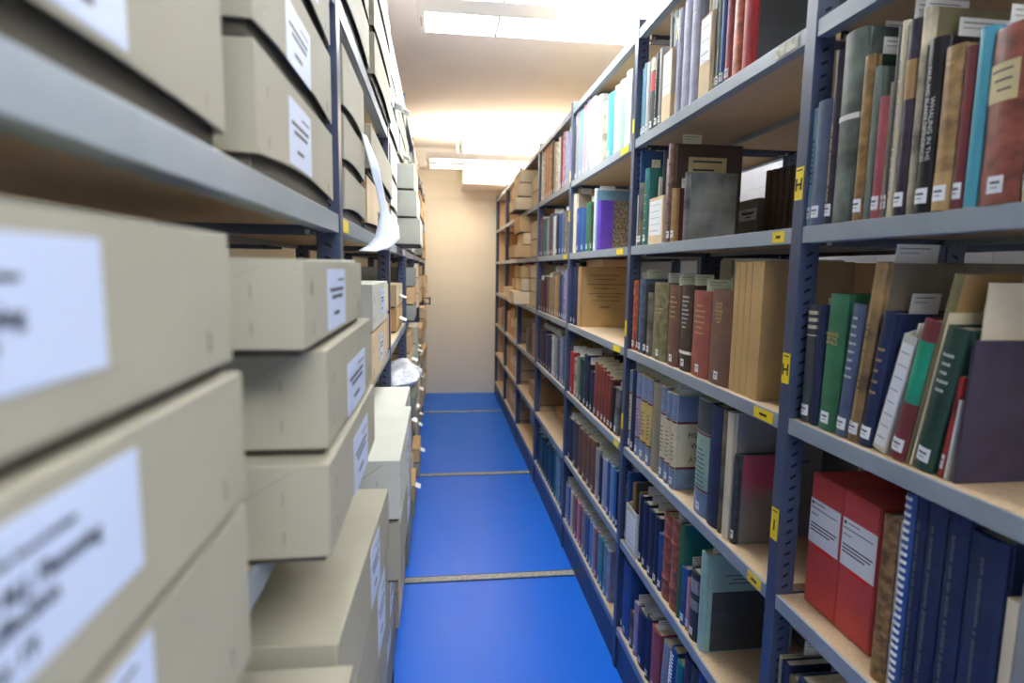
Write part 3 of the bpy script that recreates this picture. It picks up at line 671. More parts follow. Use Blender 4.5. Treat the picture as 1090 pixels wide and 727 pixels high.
auto_row(3, 7, 572, 600, 14, 459, 492, ['navy','navy','teal','navy','dark_green','navy','teal','navy','navy','teal','sky','mint','slate','navy'], True)
auto_row(4, 5, 560, 569, 4, 347, 342, ['stone','dark_brown','brown','tan'], False)
auto_row(6, 5, 530, 537.5, 5, 328, 326, ['tan','stone','tan','brown','kraft' if False else 'tan'], False, jitter=1)
# ------------------------------------------------------------------ archive boxes
def abox(side, n, lev, y0, y1, z0, z1, xf, d=.28, m='board', desc='grey archive box', lab=None, det=1, arch=.0, rot=0., text=None, slip=False, cat='archive box'):
    """xf = distance of the aisle face from the aisle axis (metres, signed like x)"""
    s = 1 if side == 'left' else -1           # local +x looks at the aisle
    w = abs(y1-y0)-.002; h = z1-z0-.001
    r = empty('archive_box', (xf-s*d/2, (y0+y1)/2, z0+.0008), (0, 0, (0 if s > 0 else PI)+rot))
    m_ = M[m]; t = .0025; N = 10 if arch else 1
    a, b = d/2, w/2
    def ring(a, b):
        p = []
        for i in range(N): p.append((a, -b+2*b*i/N, math.sin(PI*i/N)))
        for i in range(N): p.append((a-2*a*i/N, b, .35*math.sin(PI*i/N)))
        for i in range(N): p.append((-a, b-2*b*i/N, 0))
        for i in range(N): p.append((-a+2*a*i/N, -b, .35*math.sin(PI*i/N)))
        return p
    lip = .012 if arch else .0065; L = 4*N; mb = MB(); mi = mb.mi(m_)
    R1, R2 = ring(a, b), ring(a-t, b-t)
    vb = [(x, y, lip+arch*q) for x, y, q in R1]; vt = [(x, y, h) for x, y, q in R1]
    ib = [(x, y, lip+arch*q) for x, y, q in R2]; it_ = [(x, y, h-t) for x, y, q in R2]
    mb.v = vb+vt+ib+it_
    for i in range(L):
        j = (i+1) % L
        mb.f += [(i, j, L+j, L+i), (2*L+i, i, j, 2*L+j)[::1], (3*L+i, 3*L+j, 2*L+j, 2*L+i)]; mb.m += [mi]*3
    mb.f += [tuple(range(L, 2*L)), tuple(range(4*L-1, 3*L-1, -1))]; mb.m += [mi]*2
    # fix winding of the rim
    lid = mb.build('lid', r, bevel=.0016 if det > 0 else 0)
    MB().box(-a+t+.001, a-t-(.006 if arch else .004), -b+t+.004, b-t-.001, 0, h-t-.002, M['inner']).build('base', r)
    if det > 1:
        for yy_, zz in ((-.4, .2), (-.4, .62), (.4, .2)):
            MB().box(a-.0002, a+.0006, w*yy_-.0006, w*yy_+.0006, h*zz, h*zz+.012, M['staple']).build('staple', r)
        for xx, zz in ((.36, .22), (.36, .6), (.1, .2), (-.2, .2)):
            MB().box(d*xx-.0006, d*xx+.0006, -b-.0006, -b+.0002, h*zz, h*zz+.012, M['staple']).build('staple', r)
        k = MB(); k.prism([(-a*.2, h*.06), (-a*.2+.002, h*.06), (a*.78, h*.93), (a*.78-.002, h*.93)], -b-.0004, -b+.0002, M['crease'], axis='y'); k.build('crease', r)
    if lab:
        if lab[0] == 'P':                    # columns and rows of the photo projected onto the aisle face
            yl, yr = y_at(lab[1], xf, (z0+z1)/2) if lab[1] > -900 else y_at(lab[2], xf, (z0+z1)/2)-.15, y_at(lab[2], xf, (z0+z1)/2)
            ym_ = (yl+yr)/2; lw = yr-yl; zt_, zb_ = z_at(lab[3], xf, yr), z_at(lab[4], xf, yr)
            lab = ((ym_-(y0+y1)/2)/w*1., lw, max(.04, (zb_-z0)/h), min(.96, (zt_-z0)/h))
        c, lw, za, zb = lab[:4]             # centre along the face (-.5 near .. .5 far), width, bottom, top fractions
        ym = lab[4] if len(lab) > 4 else 'label_cool_lit'
        q0, q1 = (c*w-lw/2)*s, (c*w+lw/2)*s
        k = MB().box(a-.0003, a+.0006, q0, q1, h*za, h*zb, M[ym])
        if not text:
            for zz, fa, fb in ((.80,.55,.9),(.62,.1,.85),(.5,.2,.8),(.22,.3,.6)):
                k.box(a+.0006, a+.0009, q0+(q1-q0)*fa, q0+(q1-q0)*fb, h*(za+(zb-za)*zz), h*(za+(zb-za)*zz)+.004 if zz < .7 else h*(za+(zb-za)*zz)+.002, M['ink'])
        k.build('paper_label', r)
        if text:
            ql = min(q0, q1)
            for body, size, fz in text[1]:
                text_obj('label_lettering', body, size, M['print'], r, (a+.0008, text[0]-(y0+y1)/2, h*(za+(zb-za)*fz)), (PI/2, 0, PI/2), bold=True)
    if slip:
        k = MB(); k.prism([(a-.02, h*.55), (a+.028, h*.35), (a+.03, h*.37), (a-.02, h*.6)], -w*.1, w*.14, M['slipw'], axis='y'); k.build('paper_slip', r)
    r['category'] = cat; r['group'] = f'archive boxes in the {BAY[n]} {side} bay'
    PENDING.append((r, desc, place(side, n, lev), z1*0-(y0+y1)/2+z1*.001)); r['_z'] = z1
    return r
G = 'grey archive box'
Y0 = .022
# nearest left bay, shelf just below eye level: two stacks of three
abox('left',0,4,.015,.389,1.4665,1.553,-.130,det=2,desc='grey box with big printed label, topmost of near stack',lab=('P',-999,111,256,392),text=(.150,[('Scott Polar Research Institute',.0042,.70),('M.J. Flemming',.0092,.42),('Collection',.0092,.26),('Box 18',.0092,.06)]))
abox('left',0,4,.02,.398,1.374,1.4655,-.128,det=2,desc='grey box labelled Box 19, middle of near stack',lab=('P',-999,150,478,602),text=(.165,[('Scott Polar Research Institute',.0042,.76),('Dr M.J. Flemming',.0092,.52),('Collection',.0092,.35),('Box 19',.0092,.12)]))
abox('left',0,4,.03,.405,1.2548,1.373,-.131,det=2,desc='grey box, lowest of near stack',lab=('P',-999,168,668,760))
abox('left',0,4,.505,.878,1.4565,1.540,-.112,d=.3,det=2,desc='grey box with small label, topmost of far stack',lab=('P',349,367,287,343))
abox('left',0,4,.562,.932,1.353,1.4555,-.1055,d=.3,det=2,desc='grey box with upright label, middle of far stack',lab=('P',370,388,370,432))
abox('left',0,4,.540,.925,1.2548,1.352,-.101,d=.3,det=2,desc='grey box with upright label, lowest of far stack',lab=('P',377,391,440,505))
# shelf above
for i,(z0,z1,w) in enumerate(((1.6226,1.737,'lowest'),(1.7385,1.852,'middle'),(1.8535,1.95,'topmost'))):
    abox('left',0,3,.125,.503,z0,z1,-.166,det=2,arch=.006,desc=f'grey box, {w} of the stack above the near stack',lab=('P',20,131,-40,58) if i == 0 else None)
    abox('left',0,3,.575,.968,z0,z1-.001,-.164,det=2,arch=.010,desc=f'grey box, {w} of stack beside the blue post',lab=(('P',308,331,128,190),('P',304,330,40,98),('P',322,338,-30,6))[i])
# shelf below
abox('left',0,5,.07,.575,1.010,1.128,-.088,d=.3,det=1,desc='long grey box at the photo bottom, upper')
abox('left',0,5,.07,.575,.8885,1.009,-.088,d=.3,det=1,desc='long grey box at the photo bottom, lower')
abox('left',0,5,.598,1.045,1.020,1.138,-.0985,d=.31,det=1,rot=-.035,desc='long grey box with broad bare lid, upper',lab=(.12,.09,.12,.88))
abox('left',0,5,.598,1.045,.8885,1.019,-.1005,d=.31,det=1,rot=-.03,desc='long grey box under the bare lid, lower',lab=(.3,.09,.1,.95))
for z0,z1,w in ((.5295,.655,'lower'),(.656,.78,'upper')): abox('left',0,6,.60,.98,z0,z1,-.150,desc=f'grey box low beside post, {w}',lab=(.1,.08,.2,.8))
# second left bay
def stack(n, lev, y0, y1, heights, xf, m='board', arch=0, lab=None, desc='grey box', d=.28, det=1, side='left', slips=()):
    z = ZS[lev]+.0015; names = ['lowest','second','third','fourth','fifth']
    L = len(heights)
    for i, h in enumerate(heights):
        mm = m[i % len(m)] if isinstance(m, (list, tuple)) else m
        x = xf[i % len(xf)] if isinstance(xf, (list, tuple)) else xf
        nm = 'topmost' if (i == L-1 and L > 1) else names[i]
        cn = {'board':'grey','boardl':'pale grey','boardd':'dark grey','kraft':'brown','kraftl':'light tan'}[mm]
        abox(side, n, lev, y0, y1, z, z+h, x, d=d, m=mm, arch=arch, lab=lab, det=det, desc=f'{cn} box, {nm} of {desc}' if L > 1 else f'{cn} box, {desc}', slip=i in slips)
        z += h+.001
stack(1,4,1.36,1.755,[.125,.115],[-.153,-.150],['kraftl','boardl'],lab=(.1,.09,.25,.85),desc='labelled pair',det=2)
stack(1,4,1.78,2.03,[.125,.10],-.17,'kraft',desc='recessed pair by far post')
stack(1,3,1.085,1.375,[.085,.09,.115],-.164,'board',arch=.008,desc='stack behind hanging strip')
stack(1,3,1.40,2.005,[.120,.112],[-.163,-.152],['kraftl','board'],arch=.008,desc='pair right of hanging strip',slips=(0,))
stack(1,2,1.085,1.50,[.11,.105,.1],-.164,'board',arch=.012,desc='first stack')
stack(1,2,1.53,2.03,[.11,.105,.1],-.155,'board',arch=.012,desc='second stack')
abox('left',1,5,1.155,1.63,1.020,1.150,-.0775,d=.33,m='boardl',det=2,desc='large pale box with broad white lid, upper',lab=(.1,.09,.1,.9))
abox('left',1,5,1.155,1.63,.8885,1.019,-.0775,d=.33,m='board',det=1,desc='large grey box under white lid',lab=(.14,.09,.1,.9))
stack(1,5,1.68,2.03,[.12,.115],-.10,['board','boardl'],desc='pair behind broad white lid')
stack(1,6,1.13,1.58,[.12,.12],[-.128,-.12],'board',lab=(.15,.09,.2,.9),desc='lower pair')
stack(1,6,1.64,2.02,[.12,.12],-.15,'board',desc='far lower pair')
stack(1,7,1.12,1.55,[.14],-.155,'kraftl',desc='alone beside post foot')
stack(1,7,1.62,2.0,[.14,.1],-.155,'boardd',desc='floor level pair')
# third left bay
stack(2,3,2.095,2.40,[.11,.11,.108],-.163,'boardl',arch=.006,desc='cream stack by post')
stack(2,3,2.44,2.80,[.109,.109,.104],[-.075,-.088,-.098],'boardl',desc='stack jutting into aisle',det=1)
stack(2,2,2.10,2.52,[.1,.09,.1],-.163,'boardl',arch=.006,desc='first high stack',slips=(1,))
stack(2,2,2.56,3.02,[.1,.1,.09],-.160,'board',arch=.006,desc='second high stack',slips=(0,2))
stack(2,4,2.11,2.50,[.105,.1],-.20,'kraftl',desc='recessed brown pair')
stack(2,4,2.55,2.95,[.105,.1],-.18,['kraft','kraftl'],desc='second brown pair',slips=(0,1))
stack(2,5,2.10,2.42,[.10],-.2,'board',desc='recessed grey one')
stack(2,6,2.10,2.5,[.12,.12],-.15,'board',desc='low pair'); stack(2,6,2.56,2.98,[.12,.12],-.14,'boardd',desc='far low pair')
stack(2,7,2.10,2.5,[.14,.11],-.15,'kraftl',desc='floor level pair'); stack(2,7,2.56,2.98,[.14,.11],-.14,'boardd',desc='far floor level pair')
stack(2,5,2.5,2.95,[.09],-.105,'boardd',desc='open tray height one under bubble wrap')
# farther left bays
rr = random.Random(4)
for n in (3,4,5,6):
    for lev in (2,3,4,5,6,7):
        ya = U0-1+n+.03; k_ = 0
        while ya < U0+n-.22:
            w = rr.uniform(.27,.40)
            if ya+w > U0+n-.02: w = U0+n-.03-ya
            if w < .15: break
            cnt = rr.choice((2,2,3,3)); hs = [rr.uniform(.085,.11) for _ in range(cnt)]
            if n >= 5: mm = rr.choice((['kraft','kraftl','kraft'],['kraftl','kraft','kraftl']))
            elif n == 3 and lev <= 3: mm = rr.choice(('board','boardd','boardl'))
            elif lev <= 3: mm = rr.choice(('boardd','kraftl','board'))
            else: mm = rr.choice((['kraft','kraftl','kraft'],'board',['boardd','kraft','boardd'],'kraftl'))
            xo = rr.uniform(-.165,-.125) if lev > 2 else rr.uniform(-.165,-.15)
            stack(n, lev, ya, ya+w, hs, xo, mm, desc=f'{("near","middle","far")[min(k_,2)]} stack', det=0, slips=(1,) if (n < 5 and rr.random() < .4) else ())
            ya += w+rr.uniform(.015,.06); k_ += 1
# right side, far bays
def rstack(n, lev, ya, yb, hs, xf, m, desc, d=.25): stack(n, lev, ya, yb, hs, xf, m, desc=desc, d=d, det=0, side='right')
rstack(4,2,4.60,4.98,[.10,.105,.10],[.585,.605,.625],['kraftl','kraftl','kraftl'],'stack jutting out'); rstack(4,2,4.10,4.52,[.11,.11],.70,'kraftl','recessed pair')
rstack(4,3,4.60,4.98,[.10,.095,.13],[.585,.66,.63],['kraft','kraftl','kraft'],'stack jutting out'); rstack(4,3,4.10,4.52,[.13,.13],.70,'kraftl','recessed pair')
rstack(4,4,4.60,4.98,[.105,.10,.10],[.58,.65,.64],['kraftl','kraftl','kraft'],'stack jutting out'); rstack(4,4,4.10,4.52,[.11,.1,.1],.70,'kraftl','recessed stack')
rstack(4,6,4.2,4.6,[.13],.72,'kraft','lying alone'); 
rstack(5,4,5.12,5.40,[.10,.1],.67,'kraft','near pair'); rstack(5,4,5.48,5.8,[.11],.64,'kraftl','jutting one')
for lev in (5,6,7):
    rstack(5,lev,5.12,5.38,[.1,.1],.70,'kraftl','near pair'); rstack(5,lev,5.42,5.68,[.09,.09,.09],.70,['kraft','kraftl'],'middle stack'); rstack(5,lev,5.72,6.0,[.12,.1],.70,'kraft','far pair')
abox('right',5,7,5.16,5.50,.02+.154,.30,.60,d=.25,m='kraftl',det=0,desc='tan box jutting low into aisle') if False else None
rstack(3,6,3.2,3.9,[.07],.80,'kraft','wide flat box at shelf back')
rstack(3,5,3.15,3.9,[.035],.72,'boardd','unused') if False else None
# boxes of the rear row glimpsed through gaps
def rear(n, lev, px0, px1, pyt, m, desc, X=XR+.325, lab=None):
    a, b = y_at(px0, X, ZS[lev]+.15), y_at(px1, X, ZS[lev]+.15); zt = min(z_at(pyt, X, (a+b)/2), ZS[lev]+.325)
    abox('right', n, lev, min(a,b), max(a,b), ZS[lev]+.0015, zt, X, d=.25, m=m, det=0, desc=desc, lab=lab)
rear(1,3,786,808,213,'boardd','dark grey box with white label glimpsed behind shelf', lab=(0,.11,.55,.8,'label'))
rear(1,4,873,905,280,'kraft','plain brown box glimpsed behind green book')
rear(1,4,764,776,268,'boardl','pale box glimpsed above gilt brown books'); rear(1,4,778,815,268,'boardl','pale box glimpsed above manila files')
for n, lev in ((0,5),(0,6),(1,5),(1,6),(2,5),(2,6)):  # added boxes, put in to darken the space behind the books
    y = U0-1+n+.05
    if (n, lev) == (0, 4): continue
    abox('right', n, lev, y+.05, y+.42, ZS[lev]+.0015, ZS[lev]+.2, XR+.315, d=.25, m=rr.choice(('kraft','boardd')), det=0, desc='added box darkening the back row, near one')
    abox('right', n, lev, y+.46, y+.83, ZS[lev]+.0015, ZS[lev]+.22, XR+.315, d=.25, m=rr.choice(('kraft','board')), det=0, desc='added box darkening the back row, far one')
# ------------------------------------------------------------------ loose things
# paper strip hanging out of the left boxes
pts = [((-.1615,1.35,1.82),.014,.3),((-.140,1.32,1.76),.014,.6),((-.122,1.29,1.69),.009,.9),((-.112,1.255,1.65),.008,1.1),((-.100,1.21,1.618),.022,1.1),((-.098,1.16,1.590),.026,1.05),((-.108,1.11,1.572),.026,.9),((-.124,1.065,1.562),.022,.7)]
def strip(u, v):
    q = u*(len(pts)-1); i = min(int(q), len(pts)-2); f = q-i; f = f*f*(3-2*f)*.6+f*.4
    (a, wa, ta), (b, wb, tb_) = pts[i], pts[i+1]
    p = Vector(a).lerp(Vector(b), f); w = wa*(1-f)+wb*f; t = ta*(1-f)+tb_*f
    return p+Vector((math.sin(t)*w*(v-.5)*2, math.cos(t)*w*(v-.5)*2, 0))
k = MB(); k.grid(strip, 42, 4, M['label_cool_lit']); o = k.build('paper_strip', None, smooth=True, solid=.0006)
tag(o, 'long curling white paper strip hanging from the boxes of the second left bay', 'paper strip')
# foil packet lying on the box lid
def bag(name, c, s, m, label, cat, seed=1, res=3, amp=.25, top=True):
    bm = bmesh.new(); bmesh.ops.create_icosphere(bm, subdivisions=res, radius=1)
    r = random.Random(seed); dirs = [(Vector((r.uniform(-1,1), r.uniform(-1,1), r.uniform(-1,1))).normalized(), r.uniform(3,9), r.uniform(0,6)) for _ in range(9)]
    for v in bm.verts:
        q = sum(math.sin(v.co.dot(d)*f+p) for d, f, p in dirs)/9
        v.co *= 1+amp*q*1.6
        v.co.x *= s[0]; v.co.y *= s[1]; v.co.z *= s[2]
    mz = min(v.co.z for v in bm.verts)
    for v in bm.verts: v.co.z = max(v.co.z-mz, 0) if v.co.z-mz > s[2]*.18 else 0
    me = bpy.data.meshes.new(name); bm.to_mesh(me); bm.free(); me.materials.append(m)
    o = bpy.data.objects.new(name, me); C.objects.link(o); o.location = c
    return tag(o, label, cat)
wrap = mat('crinkled translucent plastic', (216,220,228), .25, 'leather', (170,175,190), scale=60, mix=.8, bump=.8)
k = MB(); 
k.prism([(-.175,.815),(-.125,.79),(-.114,.83),(-.12,.872),(-.165,.868)], 1.5402, 1.5432, M['boardl']); 
o = k.build('crumpled_tag', None, bevel=.0008); tag(o, 'small crumpled pale tag lying below the curling paper strip', 'tag')
o.location = (.0, -.0, -.0)
bag('bubble_wrap', (-.185, 2.70, ZS[5]+.0935), (.10,.24,.055), wrap, 'crumpled bubble wrap bundle on a low box in the third left bay', 'bubble wrap', 3, 4, .3)
bag('plastic_bundle', (-.10, 3.0, ZS[6]+.246), (.06,.12,.045), wrap, 'white plastic bundle sticking out low in the third left bay', 'plastic bundle', 5, 3, .3) if False else None
bag('plastic_bag', (.86, 4.62, ZS[7]+.002), (.11,.26,.13), mat('grey brown plastic', (170,160,150), .3, 'leather', (120,112,104), scale=40, mix=.8, bump=.5), 'crumpled grey plastic bag on the bottom shelf of the fifth right bay', 'plastic bag', 9, 4, .25)
# white cards and envelope poking out on the left
def card(c, w, h, rot, label, name='paper_card', m='slipw'):
    o = MB().box(-w/2, w/2, -.0005, .0005, 0, h, M[m]).box(-w*.3, w*.2, -.0009, -.0004, h*.6, h*.66, M['ink']).build(name); o.location = c; o.rotation_euler = rot
    return tag(o, label, 'card')
card((-.165, 2.085, ZS[5]+.001), .07, .10, (0, 0, .5), 'white folded card standing at the front of the third left bay', 'folded_card')
card((-.17, 2.46, ZS[5]+.001), .09, .15, (.12, 0, .9), 'pale envelope leaning on shelf front of the third left bay', 'envelope', 'label_cool_lit')
# blue lidded tub, upper far right
o = MB().prism([(.035*math.cos(a*PI/8), .035*math.sin(a*PI/8)) for a in range(16)], 0, .09, M['label']).prism([(.038*math.cos(a*PI/8), .038*math.sin(a*PI/8)) for a in range(16)], .09, .115, cm('blue','paper')).build('lidded_tub', None)
o.location = (.74, 5.32, ZS[4]+.2035+.001); tag(o, 'white tub with blue lid on boxes in the sixth right bay', 'tub')
# clear divider and tray items
o = MB().box(XR+.012, XR+.25, 3.078, 3.081, ZS[6]+.001, ZS[6]+.2, mat('frosted divider', (150,140,170), .3)).build('shelf_divider'); tag(o, 'frosted shelf divider beside the empty shelf of the fourth right bay', 'divider')
o = MB().box(.70, .90, 3.3, 3.85, ZS[5]+.262, ZS[5]+.30, M['boardd']).build('grey_folder', bevel=.002); tag(o, 'flat grey folder lying on the plum books of the fourth right bay', 'folder')
o = MB().box(.74, .92, 2.62, 2.92, ZS[4]+.302, ZS[4]+.333, M['kraft']).build('paper_parcel', bevel=.003); tag(o, 'flat brown parcel lying above the large tan book', 'parcel')
# book cradle thing: loose ties of the khaki folder
# black latch at the far left
r = empty('latch', (XL+.0045, U0+5, 1.20)); 
MB().box(0, .012, -.01, .012, -.05, .05, M['plastic']).build('back_plate', r, bevel=.002)
MB().box(.012, .075, .004, .016, .022, .034, M['plastic']).box(.012, .075, .004, .016, -.034, -.022, M['plastic']).box(.066, .080, .002, .018, -.04, .04, M['plastic']).build('grip', r, bevel=.003)
attach(r, bays[('left', 5, False)]); r['label'] = 'black latch'
# ------------------------------------------------------------------ room
def brick(name, col, bw=.44, bh=.215, off=.004, bump=.35, stip=0.):
    m = bpy.data.materials.new(name); m.use_nodes = True; nt = m.node_tree; b = nt.nodes['Principled BSDF']; b.inputs['Roughness'].default_value = .65
    b.inputs['Base Color'].default_value = lin(col)
    tc = nt.nodes.new('ShaderNodeTexCoord'); mp = nt.nodes.new('ShaderNodeMapping'); nt.links.new(tc.outputs['UV'], mp.inputs['Vector'])
    br_ = nt.nodes.new('ShaderNodeTexBrick'); nt.links.new(mp.outputs['Vector'], br_.inputs['Vector'])
    br_.inputs['Scale'].default_value = 1; br_.inputs['Brick Width'].default_value = bw; br_.inputs['Row Height'].default_value = bh; br_.inputs['Mortar Size'].default_value = off; br_.inputs['Mortar Smooth'].default_value = .4
    n = nt.nodes.new('ShaderNodeTexNoise'); n.inputs['Scale'].default_value = 260 if stip else 90; n.inputs['Detail'].default_value = 3; nt.links.new(tc.outputs['Object'], n.inputs['Vector'])
    mx = nt.nodes.new('ShaderNodeMath'); mx.operation = 'MULTIPLY_ADD'; mx.inputs[1].default_value = -1; nt.links.new(br_.outputs['Fac'], mx.inputs[0])
    m2 = nt.nodes.new('ShaderNodeMath'); m2.operation = 'MULTIPLY'; m2.inputs[1].default_value = .6 if stip else .12; nt.links.new(n.outputs['Fac'], m2.inputs[0]); nt.links.new(m2.outputs[0], mx.inputs[2])
    bp = nt.nodes.new('ShaderNodeBump'); bp.inputs['Strength'].default_value = bump; bp.inputs['Distance'].default_value = .006; nt.links.new(mx.outputs[0], bp.inputs['Height']); nt.links.new(bp.outputs['Normal'], b.inputs['Normal'])
    return m
def wall(name, p, m, su, sv):
    me = bpy.data.meshes.new(name); me.from_pydata(p, [], [(0,1,2,3)]); uv = me.uv_layers.new(name='UVMap')
    for i, c in enumerate(((0,0),(su,0),(su,sv),(0,sv))): uv.data[i].uv = c
    me.materials.append(m); o = bpy.data.objects.new(name, me); C.objects.link(o); o['kind'] = 'structure'; return o
XA, XB, YA, YB, ZC = -1.35, 1.52, -2.4, 7.18, 2.93
wm = brick('painted blockwork', (236,230,214), off=.006, bump=.4); wr_ = brick('rough painted blockwork', (225,228,236), bump=.9, stip=1)
wall('wall_back', [(XA,YB,0),(XB,YB,0),(XB,YB,ZC),(XA,YB,ZC)], wm, XB-XA, ZC)
wall('wall_right', [(XB,YB,0),(XB,YA,0),(XB,YA,ZC),(XB,YB,ZC)], wr_, YB-YA, ZC)
wall('wall_left', [(XA,YA,0),(XA,YB,0),(XA,YB,ZC),(XA,YA,ZC)], wm, YB-YA, ZC)
wall('wall_front', [(XB,YA,0),(XA,YA,0),(XA,YA,ZC),(XB,YA,ZC)], wm, XB-XA, ZC)
cmx = mat('ceiling white paint', (246,244,242), .8, 'paper', (238,234,228), scale=2, mix=.4, bump=0)
wall('ceiling', [(XA,YB,ZC),(XB,YB,ZC),(XB,YA,ZC),(XA,YA,ZC)], cmx, 1, 1)
fm_ = bpy.data.materials.new('glossy blue vinyl floor'); fm_.use_nodes = True; nt = fm_.node_tree; b = nt.nodes['Principled BSDF']
b.inputs['Base Color'].default_value = lin((0,108,230)); b.inputs['Roughness'].default_value = .28; b.inputs['Specular IOR Level'].default_value = .45
tc = nt.nodes.new('ShaderNodeTexCoord'); n1 = nt.nodes.new('ShaderNodeTexNoise'); n1.inputs['Scale'].default_value = 55; n1.inputs['Detail'].default_value = 4; nt.links.new(tc.outputs['Object'], n1.inputs['Vector'])
bp = nt.nodes.new('ShaderNodeBump'); bp.inputs['Strength'].default_value = .12; bp.inputs['Distance'].default_value = .004; nt.links.new(n1.outputs['Fac'], bp.inputs['Height']); nt.links.new(bp.outputs['Normal'], b.inputs['Normal'])
n2 = nt.nodes.new('ShaderNodeTexNoise'); n2.inputs['Scale'].default_value = 3; nt.links.new(tc.outputs['Object'], n2.inputs['Vector'])
rp = nt.nodes.new('ShaderNodeMapRange'); rp.inputs['To Min'].default_value = .34; rp.inputs['To Max'].default_value = .44; nt.links.new(n2.outputs['Fac'], rp.inputs['Value']); nt.links.new(rp.outputs[0], b.inputs['Roughness'])
wall('floor', [(XA,YA,0),(XB,YA,0),(XB,YB,0),(XA,YB,0)], fm_, 1, 1)
# metal rails let into the floor
rail = mat('worn steel floor rail', (184,182,172), .45, 'leather', (136,132,122), scale=50, mix=.8)
for i, y in enumerate((2.77, 4.27, 6.22, 1.27, -.2)):
    struct(f'trim_{i+1}', MB().box(XA, XB, y-.022, y+.022, .0002, .003, rail).box(XA, XB, y-.034, y-.026, .0002, .0012, M['slot']).box(XA, XB, y+.026, y+.03, .0002, .0012, M['slot']))
# boxed duct on the end wall
struct('trim_6', MB().box(.262, XB-.001, 6.60, YB-.001, 2.455, ZC-.001, cmx), bevel=.004)
struct('trim_7', MB().box(XA+.001, .262, YB-.05, YB-.001, 2.70, ZC-.001, cmx))
# ------------------------------------------------------------------ light fittings
def emis(name, col, s):
    m = bpy.data.materials.new(name); m.use_nodes = True; b = m.node_tree.nodes['Principled BSDF']
    b.inputs['Base Color'].default_value = (.8,.8,.8,1); b.inputs['Emission Color'].default_value = col; b.inputs['Emission Strength'].default_value = s; return m
wmet = mat('white enamel', (232,232,232), .4)
COOL, WARM = (.93,.965,1.,1), (1.,.86,.66,1)
def fitting(x0, x1, y, z, col, s, label, segs=0):
    """twin strip fitting across the aisle"""
    r = empty('ceiling_light', ((x0+x1)/2, y, z)); L = (x1-x0)/2; e = emis('lit tube '+label[:12], col, s)
    MB().box(-L, L, -.07, .07, .0, .085, wmet).build('housing', r, bevel=.003)
    for sgn in (-1, 1):
        k = MB()
        if sgn < 0 and segs:
            for i in range(segs):
                a = -L+.03+i*(2*L-.06)/segs; k.box(a+.02, a+(2*L-.06)/segs-.02, -.265, -.085, .012, .040, e)
        else: k.box(-L+.03, L-.03, sgn*.265, sgn*.085, .012, .040, e)
        o = k.build('diffuser', r)
        MB().box(-L, L, sgn*.278, sgn*.270, -.002, .06, wmet).build('side_rail', r)
        for q in (-.55, .55):
            MB().box(L*q-.006, L*q+.006, sgn*.070, sgn*.280, -.006, .010, wmet).build('clip', r)
    for q in (-1, 1):
        k = MB().box(q*L, q*(L+.006), -.28, .28, -.006, .085, wmet)
        for i in range(9):
            for j in (-1, 1): k.box(q*(L-.014)-.006*0, q*(L-.006), j*(.1+i*.011), j*(.104+i*.011), -.0075, -.004, M['slot'])
        k.box(q*(L-.026), q*L, -.278, .278, -.007, .0, wmet)
        k.build('end_cap', r)
        MB().box(q*L*.6-.006, q*L*.6+.006, -.006, .006, .085, ZC-z-.001, wmet).build('hanger', r)
    return tag(r, label, 'light fitting', 'fluorescent ceiling fittings')
fitting(-.085, 1.42, 2.535, 2.585, COOL, 22, 'white twin strip light crossing the aisle at the photo top')
fitting(-.115, 1.40, 6.16, 2.585, WARM, 14, 'white twin strip light at the far end by the wall', segs=5)
fitting(-.085, 1.42, -.75, 2.585, COOL, 15, 'white twin strip light behind the camera')
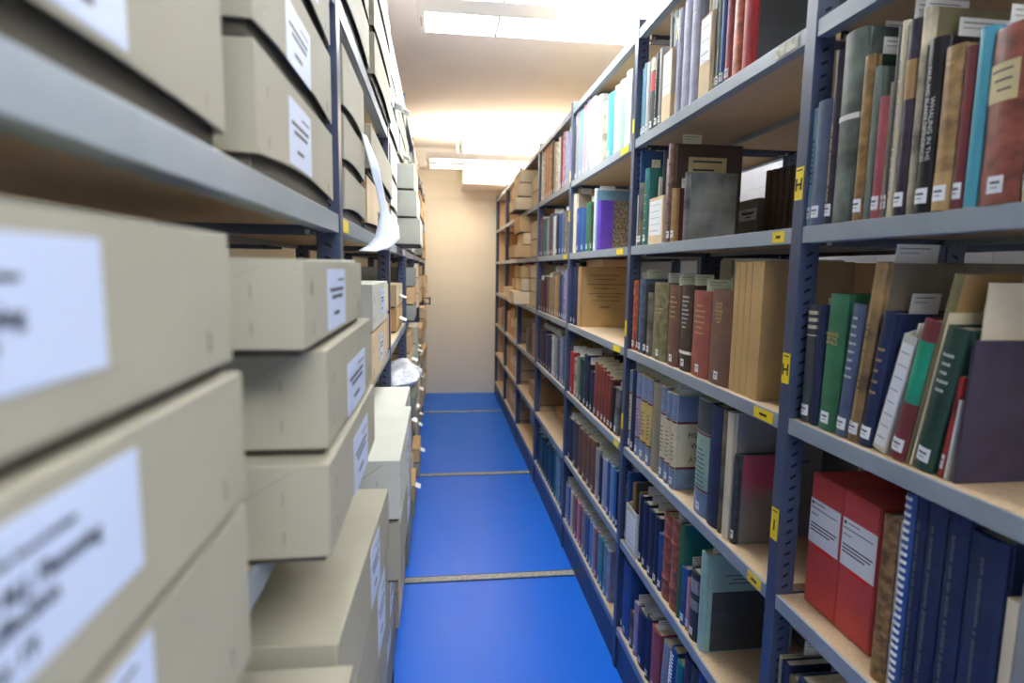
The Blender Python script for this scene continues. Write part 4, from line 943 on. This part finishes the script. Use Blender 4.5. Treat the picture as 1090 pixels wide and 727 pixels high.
# ------------------------------------------------------------------ labels for everything that was queued
ORD = ['','first','second','third','fourth','fifth','sixth','seventh','eighth','ninth','tenth','eleventh','twelfth','thirteenth','fourteenth','fifteenth','sixteenth']
from collections import defaultdict
grp = defaultdict(list)
for r, ds, pl, key in PENDING: grp[(ds, pl)].append((key, r))
for (ds, pl), L in grp.items():
    L.sort(key=lambda a: a[0])
    for i, (k_, r) in enumerate(L):
        lb = f'{ds}, {pl}' if len(L) == 1 else f'{ds}, {ORD[i+1]} such from left, {pl}'
        w = lb.split()
        if len(w) > 16:
            lb = lb.replace(' such from left', ' from left').replace(' in view', '').replace('paper-covered ', '').replace('cloth-bound', 'cloth').replace('leather-bound', 'leather')
        if len(lb.split()) > 16: lb = lb.replace(' bay', '').replace('dark brown volume in the gap before the letter sign','dark brown volume in the gap')
        if len(lb.split()) > 16: lb = lb.replace(' with paper slip', '').replace(' with pale title', '').replace(' bay', '')
        if len(lb.split()) > 16: print('LONG', len(lb.split()), lb)
        r['label'] = lb
        if '_z' in r: del r['_z']
from collections import Counter
cc = Counter(r['label'] for r, *_ in PENDING)
for k_, v in cc.items():
    if v > 1: print('DUP', v, k_)
print('books', len(BOOKS), 'objects', len(bpy.data.objects))
# ------------------------------------------------------------------ camera
def ray(x, y):
    u2 = (x-545)/F; v2 = (y-363.5)/F
    u = u2*math.cos(ROL)+v2*math.sin(ROL); v = -u2*math.sin(ROL)+v2*math.cos(ROL)
    z = -v; Z = z*math.cos(PIT)-math.sin(PIT); y1 = math.cos(PIT)+z*math.sin(PIT)
    return Vector((u*math.cos(YAW)+y1*math.sin(YAW), -u*math.sin(YAW)+y1*math.cos(YAW), Z))
c0 = ray(545, 363.5); rt = (ray(645, 363.5)-c0).normalized(); up = (ray(545, 263.5)-c0).normalized()
cam = bpy.data.cameras.new('camera'); co = bpy.data.objects.new('camera', cam); C.objects.link(co)
mtx = Matrix((rt, up, -c0.normalized())).transposed().to_4x4(); mtx.translation = (0, 0, H); co.matrix_world = mtx
cam.sensor_width = 36; cam.lens = F/1090*36; cam.clip_start = .02
cam.dof.use_dof = True; cam.dof.focus_distance = 1.6; cam.dof.aperture_fstop = 3.3
bpy.context.scene.camera = co
w = bpy.data.worlds.new('world'); w.use_nodes = True; w.node_tree.nodes['Background'].inputs[0].default_value = (.8,.85,1,1); w.node_tree.nodes['Background'].inputs[1].default_value = .02
bpy.context.scene.world = w
vs = bpy.context.scene.view_settings; vs.view_transform = 'Standard'; vs.look = 'None'; vs.gamma = 1; vs.use_curve_mapping = False; vs.exposure = .58
